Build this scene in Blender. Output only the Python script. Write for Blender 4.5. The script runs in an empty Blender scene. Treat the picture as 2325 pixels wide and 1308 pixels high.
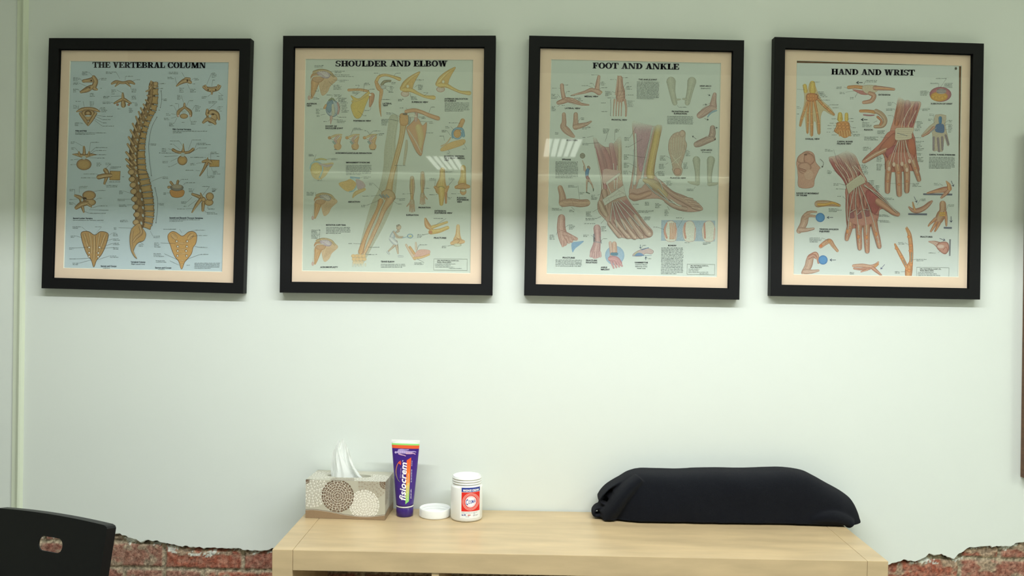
import bpy, bmesh, math, random
from mathutils import Vector, Matrix, noise
from mathutils.geometry import tessellate_polygon
PI = math.pi
random.seed(7)
SC = bpy.context.scene
COL = SC.collection

# ------------------------------------------------------------------ camera
FPX = 2004.4
PITCH, YAW, ROLL = -0.0198, -0.0148, 0.0145
CAM = Vector((-0.0064, -2.5227, 1.4772))
cp, sp, cw, sw, cr, sr = math.cos(PITCH), math.sin(PITCH), math.cos(YAW), math.sin(YAW), math.cos(ROLL), math.sin(ROLL)
FW = Vector((sw * cp, cw * cp, sp)); RT0 = Vector((cw, -sw, 0)); UP0 = RT0.cross(FW)
RT = cr * RT0 + sr * UP0; UP = -sr * RT0 + cr * UP0
cam_d = bpy.data.cameras.new('camera'); cam = bpy.data.objects.new('camera', cam_d); COL.objects.link(cam)
cam_d.sensor_width = 36; cam_d.lens = FPX / 2325 * 36; cam_d.clip_start = 0.05
m3 = Matrix((RT, UP, -FW)).transposed()
cam.matrix_world = Matrix.Translation(CAM) @ m3.to_4x4()
SC.camera = cam

def ray(px, py):
    return FW + RT * ((px - 1162.5) / FPX) - UP * ((py - 654) / FPX)
def at_y(px, py, y):
    d = ray(px, py); return CAM + d * ((y - CAM.y) / d.y)
def at_z(px, py, z):
    d = ray(px, py); return CAM + d * ((z - CAM.z) / d.z)

# ------------------------------------------------------------------ world, lights, exposure
W = bpy.data.worlds.new('world'); SC.world = W; W.use_nodes = True
W.node_tree.nodes['Background'].inputs[0].default_value = (0.6, 0.7, 0.6, 1)
W.node_tree.nodes['Background'].inputs[1].default_value = 0.0
SC.view_settings.view_transform = 'Standard'
SC.view_settings.look = 'None'
SC.view_settings.exposure = 0.34
SC.view_settings.gamma = 1.0
SC.view_settings.use_curve_mapping = False
CEIL = 2.85
# hanging main fixture near the charts: a bare tube behind a deep anti-glare blade that cuts its light off
# above the middle of the wall, and an added uplight on its back that brightens the ceiling as fill
MAIN = dict(x=0.2, y=-1.37, z=2.43, length=2.7, blade=0.145, setback=0.229, width=0.054, watts=53, colour=(0.95, 0.975, 1.0))
UP_W, FILL = 20, (0.94, 1.0, 0.88)
# plain troffers farther back, the last two added at the sides as fill: x, y, length x, length y, watts
FIXTURES = [(0.36, -6.95, 0.36, 1.40, 5), (-1.0, -8.4, 0.36, 1.40, 5), (3.7, -2.7, 0.6, 1.2, 46), (-3.7, -2.7, 0.6, 1.2, 5)]

# ------------------------------------------------------------------ helpers
def lin(c, a=1.0):
    r = []
    for v in c[:3]:
        v = v / 255.0
        r.append(v / 12.92 if v <= 0.04045 else ((v + 0.055) / 1.055) ** 2.4)
    return (r[0], r[1], r[2], a)
def mixc(a, b, t): return tuple(a[i] + (b[i] - a[i]) * t for i in range(3))

def mat(name, col, rough=0.6, spec=0.5, metal=0.0, var=None, bump=None, sheen=0.0, coat=0.0, emit=None):
    """col: sRGB 0-255.  var=(scale, amount, stretch)  bump=(scale, strength, distance)"""
    m = bpy.data.materials.new(name); m.use_nodes = True
    nt = m.node_tree; n = nt.nodes; l = nt.links
    b = n['Principled BSDF']
    b.inputs['Base Color'].default_value = lin(col)
    b.inputs['Roughness'].default_value = rough
    b.inputs['Specular IOR Level'].default_value = spec
    b.inputs['Metallic'].default_value = metal
    if sheen: b.inputs['Sheen Weight'].default_value = sheen
    if coat: b.inputs['Coat Weight'].default_value = coat
    tc = n.new('ShaderNodeTexCoord')
    if var:
        mp = n.new('ShaderNodeMapping'); mp.inputs['Scale'].default_value = var[2] if len(var) > 2 else (1, 1, 1)
        l.new(tc.outputs['Object'], mp.inputs[0])
        nz = n.new('ShaderNodeTexNoise'); nz.inputs['Scale'].default_value = var[0]; nz.inputs['Detail'].default_value = 5
        l.new(mp.outputs[0], nz.inputs['Vector'])
        cr_ = n.new('ShaderNodeValToRGB')
        e = cr_.color_ramp.elements
        lo = tuple(max(0, c * (1 - var[1])) for c in col); hi = tuple(min(255, c * (1 + var[1])) for c in col)
        if len(var) > 3: lo = var[3]
        e[0].position = 0.32; e[0].color = lin(lo); e[1].position = 0.68; e[1].color = lin(hi)
        l.new(nz.outputs[0], cr_.inputs[0]); l.new(cr_.outputs[0], b.inputs['Base Color'])
    if bump:
        nb = n.new('ShaderNodeTexNoise'); nb.inputs['Scale'].default_value = bump[0]; nb.inputs['Detail'].default_value = 6
        l.new(tc.outputs['Object'], nb.inputs['Vector'])
        bp = n.new('ShaderNodeBump'); bp.inputs['Strength'].default_value = bump[1]; bp.inputs['Distance'].default_value = bump[2]
        l.new(nb.outputs[0], bp.inputs['Height']); l.new(bp.outputs[0], b.inputs['Normal'])
    if emit:
        b.inputs['Emission Color'].default_value = lin(emit[0]); b.inputs['Emission Strength'].default_value = emit[1]
    return m

def ink_mat(name, rough=0.55, spec=0.3, amount=0.16, scale=500, bump=None):
    m = bpy.data.materials.new(name); m.use_nodes = True
    nt = m.node_tree; n = nt.nodes; l = nt.links
    b = n['Principled BSDF']; b.inputs['Roughness'].default_value = rough; b.inputs['Specular IOR Level'].default_value = spec
    at = n.new('ShaderNodeAttribute'); at.attribute_name = 'ink'
    tc = n.new('ShaderNodeTexCoord')
    nz = n.new('ShaderNodeTexNoise'); nz.inputs['Scale'].default_value = scale; nz.inputs['Detail'].default_value = 3
    l.new(tc.outputs['Object'], nz.inputs['Vector'])
    mr = n.new('ShaderNodeMapRange'); mr.inputs[1].default_value = 0.3; mr.inputs[2].default_value = 0.7
    mr.inputs[3].default_value = 1 - amount; mr.inputs[4].default_value = 1 + amount
    l.new(nz.outputs[0], mr.inputs[0])
    mx = n.new('ShaderNodeVectorMath'); mx.operation = 'SCALE'
    l.new(at.outputs['Color'], mx.inputs[0]); l.new(mr.outputs[0], mx.inputs['Scale'])
    l.new(mx.outputs[0], b.inputs['Base Color'])
    if bump:
        nb = n.new('ShaderNodeTexNoise'); nb.inputs['Scale'].default_value = bump[0]; nb.inputs['Detail'].default_value = 8
        l.new(tc.outputs['Object'], nb.inputs['Vector'])
        bp = n.new('ShaderNodeBump'); bp.inputs['Strength'].default_value = bump[1]; bp.inputs['Distance'].default_value = bump[2]
        l.new(nb.outputs[0], bp.inputs['Height']); l.new(bp.outputs[0], b.inputs['Normal'])
    return m

def tag(o, label=None, cat=None, group=None, kind=None):
    if label: o['label'] = label
    if cat: o['category'] = cat
    if group: o['group'] = group
    if kind: o['kind'] = kind
    return o
def empty(name, loc=(0, 0, 0), rz=0.0):
    o = bpy.data.objects.new(name, None); COL.objects.link(o); o.location = loc; o.rotation_euler = (0, 0, rz); o.empty_display_size = 0.05
    return o
def link_mesh(name, me, m, parent=None, smooth=False):
    o = bpy.data.objects.new(name, me); COL.objects.link(o)
    if m is not None: me.materials.append(m)
    if parent is not None: o.parent = parent
    if smooth:
        for p in me.polygons: p.use_smooth = True
    return o
def from_bm(name, bm, m, parent=None, smooth=False, loc=None):
    me = bpy.data.meshes.new(name); bmesh.ops.recalc_face_normals(bm, faces=bm.faces); bm.to_mesh(me); bm.free()
    o = link_mesh(name, me, m, parent, smooth)
    if loc is not None: o.location = loc
    return o
def from_data(name, vs, fs, m, parent=None, smooth=False):
    me = bpy.data.meshes.new(name); me.from_pydata([tuple(v) for v in vs], [], fs); me.update()
    return link_mesh(name, me, m, parent, smooth)
def add_box(bm, x0, x1, y0, y1, z0, z1, bev=0.0):
    r = bmesh.ops.create_cube(bm, size=1.0)
    for v in r['verts']:
        v.co = Vector((x0 + (v.co.x + .5) * (x1 - x0), y0 + (v.co.y + .5) * (y1 - y0), z0 + (v.co.z + .5) * (z1 - z0)))
    if bev:
        es = list({e for v in r['verts'] for e in v.link_edges})
        bmesh.ops.bevel(bm, geom=es, offset=bev, segments=2, profile=0.6, affect='EDGES')
def box(name, x0, x1, y0, y1, z0, z1, m, parent=None, bev=0.0):
    bm = bmesh.new(); add_box(bm, x0, x1, y0, y1, z0, z1, bev); return from_bm(name, bm, m, parent)
def lathe(name, prof, m, parent=None, seg=64, loc=None):
    bm = bmesh.new(); rings = []
    for r, z in prof:
        if r < 1e-6: rings.append([bm.verts.new((0, 0, z))])
        else: rings.append([bm.verts.new((r * math.cos(2 * PI * i / seg), r * math.sin(2 * PI * i / seg), z)) for i in range(seg)])
    for a, b in zip(rings[:-1], rings[1:]):
        for i in range(seg):
            j = (i + 1) % seg
            if len(a) == 1 and len(b) == 1: continue
            if len(a) == 1: bm.faces.new((a[0], b[j], b[i]))
            elif len(b) == 1: bm.faces.new((a[i], a[j], b[0]))
            else: bm.faces.new((a[i], a[j], b[j], b[i]))
    return from_bm(name, bm, m, parent, True, loc)
def catmull(pts, n=6, closed=False):
    P = [tuple(p) for p in pts]; out = []; L = len(P)
    if L < 3 and not closed:
        a, b = P[0], P[-1]
        return [tuple(a[k] + (b[k] - a[k]) * i / n for k in range(len(a))) for i in range(n + 1)]
    rng = range(L) if closed else range(L - 1)
    for i in rng:
        p0 = P[(i - 1) % L] if closed or i > 0 else P[0]
        p1 = P[i]; p2 = P[(i + 1) % L]
        p3 = P[(i + 2) % L] if closed or i + 2 < L else P[-1]
        for s in range(n):
            t = s / n
            out.append(tuple(0.5 * ((2 * p1[k]) + (-p0[k] + p2[k]) * t + (2 * p0[k] - 5 * p1[k] + 4 * p2[k] - p3[k]) * t * t
                                    + (-p0[k] + 3 * p1[k] - 3 * p2[k] + p3[k]) * t ** 3) for k in range(len(p1))))
    if not closed: out.append(P[-1])
    return out
def add_tube3(bm, pts, rad, seg=12, n=4):
    P = [Vector(p) for p in catmull(pts, n)]; rings = []
    for i, p in enumerate(P):
        d = (P[min(i + 1, len(P) - 1)] - P[max(i - 1, 0)]).normalized()
        u = d.cross(Vector((0.123, 0.9, 0.31))).normalized(); v = d.cross(u)
        rings.append([bm.verts.new(p + (u * math.cos(2 * PI * k / seg) + v * math.sin(2 * PI * k / seg)) * rad) for k in range(seg)])
    for a, b in zip(rings[:-1], rings[1:]):
        for k in range(seg): bm.faces.new((a[k], a[(k + 1) % seg], b[(k + 1) % seg], b[k]))
    bm.faces.new(rings[0]); bm.faces.new(rings[-1][::-1])

# ------------------------------------------------------------------ printing: ink shapes laid on a real surface
_tcache = {}
def text_geo(s, bold=0.0, shear=0.0, spacing=1.0):
    k = (s, bold, shear, spacing)
    if k in _tcache: return _tcache[k]
    c = bpy.data.curves.new('lettering', 'FONT'); c.body = s; c.size = 1.0; c.offset = bold; c.shear = shear; c.resolution_u = 2; c.space_character = spacing
    o = bpy.data.objects.new('lettering', c); COL.objects.link(o)
    dg = bpy.context.evaluated_depsgraph_get(); me = bpy.data.meshes.new_from_object(o.evaluated_get(dg))
    vs = [(v.co.x, v.co.y) for v in me.vertices]; fs = [tuple(p.vertices) for p in me.polygons]
    bpy.data.objects.remove(o); bpy.data.curves.remove(c); bpy.data.meshes.remove(me)
    # normalise by the letter box of a capital
    _tcache[k] = (vs, fs); return vs, fs

class Print:
    oy = 0; hatch = False
    """collects flat ink shapes in (x right, y down) drawing units"""
    step = 0.000012
    def __init__(s, oy=0): s.v = []; s.c = []; s.f = []; s.z = 0; s.oy = oy
    def up(s): s.z += 1
    def add(s, pts, cols, faces):
        b = len(s.v)
        s.v += [(p[0], p[1] + s.oy, s.z) for p in pts]; s.c += list(cols)
        s.f += [tuple(b + i for i in f) for f in faces]
    def tube(s, pts, mid, edge, n=5, cap=True):
        P = catmull(pts, n)
        if len(P) < 2: return
        if cap:
            def capp(p, q):
                dx, dy = p[0] - q[0], p[1] - q[1]; L = math.hypot(dx, dy) or 1; dx /= L; dy /= L; r = p[2]
                return [(p[0] + dx * r * math.sin(a), p[1] + dy * r * math.sin(a), r * math.cos(a)) for a in (1.45, 1.1, 0.6)]
            a = capp(P[0], P[1]); b = capp(P[-1], P[-2])[::-1]; P = a + P + b
        s.up(); offs = (-1, -.8, -.35, .1, .5, .85, 1); tt = (1, .72, .22, 0, .25, .75, 1)
        vs = []; cs = []; k = len(offs)
        for i, p in enumerate(P):
            q0 = P[max(i - 1, 0)]; q1 = P[min(i + 1, len(P) - 1)]
            dx, dy = q1[0] - q0[0], q1[1] - q0[1]; L = math.hypot(dx, dy) or 1; nx, ny = -dy / L, dx / L
            e = 1.0 if (cap and (i < 1 or i > len(P) - 2)) else 0.0
            for o, t in zip(offs, tt):
                vs.append((p[0] + nx * o * p[2], p[1] + ny * o * p[2])); cs.append(mixc(mid, edge, max(t, e * .8)))
        fs = [(i * k + j, i * k + j + 1, (i + 1) * k + j + 1, (i + 1) * k + j) for i in range(len(P) - 1) for j in range(k - 1)]
        s.add(vs, cs, fs)
        if s.hatch and len(P) > 8:      # fine pencil-like streaks along the form
            rm = max(p[2] for p in P)
            for q in range(int(min(7, rm / 5))):
                o = random.uniform(-.75, .75); a = random.randint(2, len(P) // 2); b = random.randint(len(P) // 2 + 1, len(P) - 3); L = []
                for i in range(a, b + 1):
                    q0 = P[i - 1]; q1 = P[i + 1]; dx, dy = q1[0] - q0[0], q1[1] - q0[1]; l = math.hypot(dx, dy) or 1
                    L.append((P[i][0] - dy / l * o * P[i][2], P[i][1] + dx / l * o * P[i][2]))
                if len(L) > 2: s.line(L, 1.7, mixc(mid, edge, .85) if q % 3 else mixc(mid, (240, 232, 214), .5), False)
    def blob(s, pts, mid, edge, n=4, inner=0.72, smooth=True):
        P = catmull([p[:2] for p in pts], n, True) if smooth else [p[:2] for p in pts]
        s.up(); cx = sum(p[0] for p in P) / len(P); cy = sum(p[1] for p in P) / len(P); k = len(P)
        vs = list(P) + [(cx + (p[0] - cx) * .9, cy + (p[1] - cy) * .9) for p in P] + [(cx + (p[0] - cx) * inner, cy + (p[1] - cy) * inner) for p in P] + [(cx, cy)]
        cs = [edge] * k + [mixc(edge, mid, .45)] * k + [mixc(mid, edge, .12)] * k + [mid]
        fs = []
        for i in range(k):
            j = (i + 1) % k
            fs += [(i, j, k + j, k + i), (k + i, k + j, 2 * k + j, 2 * k + i), (2 * k + i, 2 * k + j, 3 * k)]
        s.add(vs, cs, fs)
    def ell(s, cx, cy, rx, ry, mid, edge=None, rot=0.0, k=20):
        edge = edge or mid; c_, s_ = math.cos(rot), math.sin(rot)
        s.blob([(cx + rx * math.cos(2 * PI * i / k) * c_ - ry * math.sin(2 * PI * i / k) * s_,
                 cy + rx * math.cos(2 * PI * i / k) * s_ + ry * math.sin(2 * PI * i / k) * c_) for i in range(k)], mid, edge, 1)
    def poly(s, pts, col, outline=None, ow=2.0, smooth=True, n=4, col2=None, grad=None):
        P = catmull([p[:2] for p in pts], n, True) if smooth else [p[:2] for p in pts]
        s.up(); tri = tessellate_polygon([[Vector((p[0], p[1], 0)) for p in P]])
        if grad:   # fade from col (at y=grad[0]) to col2 (at y=grad[1])
            cs = [mixc(col, col2, min(1, max(0, (p[1] - grad[0]) / (grad[1] - grad[0])))) for p in P]
        else: cs = [col] * len(P)
        s.add(P, cs, [tuple(t) for t in tri])
        if outline: s.line(P + [P[0]], ow, outline, smooth=False)
    def line(s, pts, w, col, smooth=True, col2=None):
        P = catmull(pts, 5) if smooth and len(pts) > 2 else [tuple(p) for p in pts]
        s.up(); vs = []; cs = []
        for i, p in enumerate(P):
            q0 = P[max(i - 1, 0)]; q1 = P[min(i + 1, len(P) - 1)]
            dx, dy = q1[0] - q0[0], q1[1] - q0[1]; L = math.hypot(dx, dy) or 1
            vs += [(p[0] - dy / L * w / 2, p[1] + dx / L * w / 2), (p[0] + dy / L * w / 2, p[1] - dx / L * w / 2)]
            c = mixc(col, col2, i / (len(P) - 1)) if col2 else col
            cs += [c, c]
        s.add(vs, cs, [(2 * i, 2 * i + 1, 2 * i + 3, 2 * i + 2) for i in range(len(P) - 1)])
    def fibres(s, a, b, k, w, col, j=0.12):
        """k streaks running from polyline a to polyline b (muscle fibres)"""
        for i in range(k):
            t = (i + .5) / k
            def on(pl):
                q = t * (len(pl) - 1); m = min(int(q), len(pl) - 2); q -= m
                return (pl[m][0] + (pl[m + 1][0] - pl[m][0]) * q, pl[m][1] + (pl[m + 1][1] - pl[m][1]) * q)
            p, q = on(a), on(b); r0 = random.random() * j; r1 = 1 - random.random() * j
            s.line([(p[0] + (q[0] - p[0]) * r0, p[1] + (q[1] - p[1]) * r0), (p[0] + (q[0] - p[0]) * r1, p[1] + (q[1] - p[1]) * r1)], w, col)
    def arrow(s, a, b, w, col, head=3.2):
        dx, dy = b[0] - a[0], b[1] - a[1]; L = math.hypot(dx, dy); dx /= L; dy /= L; h = w * head
        m = (b[0] - dx * h * 1.3, b[1] - dy * h * 1.3); s.line([a, m], w, col, False)
        s.add([b, (m[0] - dy * h * .8, m[1] + dx * h * .8), (m[0] + dx * h * .3, m[1] + dy * h * .3), (m[0] + dy * h * .8, m[1] - dx * h * .8)], [col] * 4, [(0, 1, 2), (0, 2, 3)])
    def text(s, body, x, y, w, h, col, rot=0.0, bold=0.025, shear=0.0, spacing=1.0):
        """baseline-left at (x, y), fitted to width w and letter height h"""
        vs, fs = text_geo(body, bold, shear, spacing)
        x0 = min(v[0] for v in vs); x1 = max(v[0] for v in vs); y1 = max(v[1] for v in vs)
        kx = w / (x1 - x0); ky = h / y1; c_, s_ = math.cos(rot), math.sin(rot); s.up()
        P = []
        for v in vs:
            a, b = (v[0] - x0) * kx, -v[1] * ky
            P.append((x + a * c_ - b * s_, y + a * s_ + b * c_))
        s.add(P, [col] * len(P), fs)
    def micro(s, x, y, w, n=1, col=(92, 98, 92), pitch=12.5, h=6.5, rot=0.0, just=False):
        """n rows of print far too small to read: rows of tiny upright ticks"""
        c_, s_ = math.cos(rot), math.sin(rot)
        for r in range(n):
            ww = w if just and r < n - 1 else w * random.uniform(.55, 1.0)
            a = 0.0
            while a < ww:
                wl = random.uniform(12, 34)
                b = a
                while b < min(a + wl, ww):
                    g = random.uniform(2.2, 4.2); hh = h * random.choice((.62, .62, .7, 1.0)); yb = r * pitch
                    q = [(b, yb), (b + g, yb), (b + g, yb - hh), (b, yb - hh)]
                    t = random.uniform(0, .35)
                    cc = mixc(col, (150, 160, 155), t)
                    s.add([(x + u * c_ - v * s_, y + u * s_ + v * c_) for u, v in q], [cc] * 4, [(0, 1, 2, 3)])
                    b += g + random.uniform(1.0, 2.0)
                a += wl + 6
    def refine(s, L):
        """split long edges so that ink follows a curved surface"""
        mid = {}; out = []; st = [(f[0], f[i], f[i + 1]) for f in s.f for i in range(1, len(f) - 1)]
        while st:
            t = st.pop(); d = [math.dist(s.v[t[i]][:2], s.v[t[(i + 1) % 3]][:2]) for i in range(3)]; k = d.index(max(d))
            if d[k] <= L: out.append(t); continue
            a, b, c = t[k], t[(k + 1) % 3], t[(k + 2) % 3]; e = (min(a, b), max(a, b))
            if e not in mid:
                mid[e] = len(s.v); s.v.append(tuple((s.v[a][i] + s.v[b][i]) / 2 for i in range(3))); s.c.append(mixc(s.c[a], s.c[b], .5))
            st += [(a, mid[e], c), (mid[e], b, c)]
        s.f = out; return s
    def build(s, name, place, m, parent, zb=0):
        """place(x, y, lift) -> local point"""
        me = bpy.data.meshes.new(name)
        me.from_pydata([tuple(place(v[0], v[1], (v[2] + zb) * s.step)) for v in s.v], [], s.f)
        ca = me.color_attributes.new('ink', 'FLOAT_COLOR', 'POINT')
        for i, c in enumerate(s.c): ca.data[i].color = lin(c)
        me.update()
        return link_mesh(name, me, m, parent)

# heavy slab-serif capitals for the chart titles, drawn from bars, slants and bowls; cap height 1
def _R(a, b, c, d): return [[(a, b), (c, b), (c, d), (a, d)]]
def _D(x0, y0, x1, y1, w): return [[(x0 - w / 2, y0), (x0 + w / 2, y0), (x1 + w / 2, y1), (x1 - w / 2, y1)]]
def _A(cx, cy, rx, ry, a0, a1, wh=.24, wv=.09, k=16):
    out = []
    for i in range(k):
        t0 = math.radians(a0 + (a1 - a0) * i / k); t1 = math.radians(a0 + (a1 - a0) * (i + 1) / k)
        f = lambda t, i_: (cx + (rx - wh * i_) * math.cos(t), cy + (ry - wv * i_) * math.sin(t))
        out.append([f(t0, 0), f(t1, 0), f(t1, 1), f(t0, 1)])
    return out
SF = .085
def _stem(x, w=.27, top=1, bot=1, ov=.11):
    r = _R(x, 0, x + w, 1)
    if bot: r += _R(x - ov, 0, x + w + ov, SF)
    if top: r += _R(x - ov, 1 - SF, x + w + ov, 1)
    return r
GL = {
 'T': (.92, _R(.34, 0, .58, 1) + _R(.2, 0, .72, SF) + _R(0, .9, .92, 1) + _R(0, .66, .08, 1) + _R(.84, .66, .92, 1)),
 'H': (1.08, _stem(.13) + _stem(.71) + _R(.3, .45, .8, .55)),
 'E': (.9, _stem(.13) + _R(.1, .9, .82, 1) + _R(.1, 0, .86, .1) + _R(.75, .68, .83, 1) + _R(.79, 0, .87, .34) + _R(.3, .45, .62, .54) + _R(.55, .34, .63, .66)),
 'F': (.86, _stem(.13) + _R(.1, .9, .82, 1) + _R(.75, .66, .83, 1) + _R(.3, .44, .62, .53) + _R(.55, .32, .63, .66)),
 'L': (.86, _stem(.13) + _R(.1, 0, .82, .1) + _R(.75, 0, .83, .4)),
 'I': (.5, _stem(.13)),
 'V': (.96, _D(.24, 1, .5, 0, .26) + _D(.76, 1, .5, 0, .11) + _R(0, 1 - SF, .46, 1) + _R(.58, 1 - SF, .96, 1)),
 'A': (1.0, _D(.46, 1, .2, 0, .1) + _D(.5, 1, .78, 0, .27) + _R(.25, .27, .7, .36) + _R(0, 0, .4, SF) + _R(.56, 0, 1.0, SF)),
 'W': (1.42, _D(.23, 1, .44, 0, .25) + _D(.66, 1, .44, 0, .1) + _D(.74, 1, .95, 0, .25) + _D(1.2, 1, .95, 0, .1) + _R(0, 1 - SF, .44, 1) + _R(.54, 1 - SF, .94, 1) + _R(1.04, 1 - SF, 1.42, 1)),
 'M': (1.3, _stem(.13, .09, 0) + _stem(.93, .24, 0) + _R(0, 1 - SF, .3, 1) + _R(.95, 1 - SF, 1.28, 1) + _D(.26, 1, .62, 0, .25) + _D(.98, 1, .62, 0, .12) + _R(.93, 0, 1.17, 1)),
 'N': (1.12, _stem(.14, .09, 0) + _D(.26, 1, .86, 0, .27) + _R(0, 1 - SF, .32, 1) + _R(.88, 0, .97, 1) + _R(.76, 1 - SF, 1.1, 1)),
 'O': (1.0, _A(.5, .5, .48, .52, 0, 360, .25, .09, 28)),
 'C': (.95, _A(.5, .5, .48, .52, 40, 320, .25, .09, 24) + _R(.8, .62, .88, .98) + _R(.8, .06, .88, .3)),
 'D': (1.02, _stem(.13) + _A(.45, .5, .52, .5, -90, 90, .25, .09) + _R(.3, 0, .46, .09) + _R(.3, .91, .46, 1)),
 'U': (1.04, _R(.13, .35, .37, 1) + _R(0, 1 - SF, .5, 1) + _R(.78, .35, .87, 1) + _R(.64, 1 - SF, 1.02, 1) + _A(.5, .36, .37, .38, 180, 360, .2, .1)),
 'B': (.95, _stem(.13) + _A(.5, .74, .36, .26, -90, 90, .22, .085) + _A(.5, .26, .42, .26, -90, 90, .24, .085) + _R(.3, 0, .52, .085) + _R(.3, .915, .52, 1) + _R(.3, .455, .52, .54)),
 'R': (1.02, _stem(.13) + _A(.5, .73, .38, .27, -90, 90, .23, .085) + _R(.3, .915, .52, 1) + _R(.3, .46, .55, .54) + _D(.55, .5, .8, .03, .25) + _R(.72, 0, 1.02, SF)),
 'S': (.84, _A(.42, .73, .36, .28, 30, 265, .21, .09) + _A(.42, .27, .38, .28, -150, 85, .22, .09) + _R(.7, .66, .77, .98) + _R(.04, .02, .11, .34)),
 'K': (1.06, _stem(.13) + _D(.4, .42, .8, 1, .11) + _D(.52, .58, .83, .03, .26) + _R(.62, 1 - SF, 1.0, 1) + _R(.68, 0, 1.06, SF)),
}
def slab(pr, body, x, y, w, h, col, rot=0.0):
    h *= .985
    tot = sum(.42 if ch == ' ' else GL[ch][0] + .0 for ch in body); k = w / tot; a = 0; c_, s_ = math.cos(rot), math.sin(rot)
    for ch in body:
        if ch == ' ': a += .42; continue
        adv, qs = GL[ch]; pr.up()
        for q in qs:
            for ox, oz in ((0, 0), (.045, 0), (.02, .02)):      # the strokes are drawn a little fat
                P = [((a + p[0] + ox) * k, -(p[1] + oz) * h) for p in q]
                pr.add([(x + u * c_ - v * s_, y + u * s_ + v * c_) for u, v in P], [col] * 4, [(0, 1, 2, 3)])
            pr.z += .2
        a += adv

# ------------------------------------------------------------------ room
M_WALL = mat('painted_plaster', (222, 228, 221), 0.55, 0.3, bump=(9, 0.25, 0.004))
M_WALL2 = mat('painted_wall', (214, 220, 208), 0.7, 0.2)
M_CEIL = mat('ceiling_paint', (235, 238, 228), 0.8, 0.2)
M_FLOOR = mat('floor_vinyl', (200, 198, 188), 0.4, 0.4, var=(3, .08))
M_TRIM = mat('trim_paint', (214, 222, 200), 0.5, 0.4)
RX0, RX1, RY0 = -4.2, 4.2, -10.3
def struct(o): o['kind'] = 'structure'; return o
def jag(pts, off, s, seed):
    """torn edge: picture points -> wall points with small random chips between them"""
    rnd = random.Random(seed)
    P = [at_y(off[0] + x / s, off[1] + y / s, 0.0) for x, y in pts]
    out = []
    for a, b in zip(P[:-1], P[1:]):
        k = max(2, int((b - a).length / 0.006))
        for i in range(k):
            t = i / k; p = a.lerp(b, t); out.append((p.x, p.z + (noise.noise(Vector((p.x * 60, seed, 0))) * .005 + rnd.uniform(-.0012, .0012))))
    out.append((P[-1].x, P[-1].z)); return out
left_edge = jag([(-900, 420), (-300, 300), (0, 330), (200, 372), (300, 352), (420, 346), (500, 352), (700, 350), (895, 358), (930, 354), (980, 372), (1040, 397), (1090, 412), (1130, 412), (1165, 400), (1220, 415), (1300, 428),
                 (1380, 447), (1450, 455), (1580, 460), (1720, 468), (1830, 466), (1900, 477), (1960, 490), (2010, 482), (2070, 482), (2130, 466), (2200, 470)], (0, 1108), 3.419, 3)
right_edge = jag([(400, 900), (560, 930), (712, 912), (760, 892), (840, 868), (900, 852), (1040, 872), (1120, 832), (1200, 787), (1290, 795), (1350, 782), (1420, 822), (1500, 832), (1560, 782),
                  (1650, 712), (1780, 692), (1900, 692), (2130, 690), (2200, 667), (2325, 637), (2500, 560), (2900, 600)], (1880, 1108), 5.225, 5)
edge = [(RX0, left_edge[0][1])] + left_edge + right_edge + [(RX1, right_edge[-1][1])]
def build_plaster():
    bm = bmesh.new(); rings = []
    # bottom edge: front lip, worn chamfer, back edge
    for (y, dz) in ((0.0, 0.0), (0.0045, -0.0025), (0.013, -0.0015)):
        rings.append([bm.verts.new((x, y, z + dz + (noise.noise(Vector((x * 90, y * 300, 1))) * .003 if y else 0))) for x, z in edge])
    top = [bm.verts.new((x, 0.0, CEIL)) for x, z in edge]
    for i in range(len(edge) - 1):
        for a, b in zip(rings[:-1], rings[1:]): bm.faces.new((a[i], a[i + 1], b[i + 1], b[i]))
        bm.faces.new((top[i], top[i + 1], rings[0][i + 1], rings[0][i]))
    bk = [bm.verts.new((x, 0.013, CEIL)) for x, z in edge]
    for i in range(len(edge) - 1): bm.faces.new((rings[2][i], rings[2][i + 1], bk[i + 1], bk[i]))
    return from_bm('wall_back', bm, M_WALL)
wall = struct(build_plaster())

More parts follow.
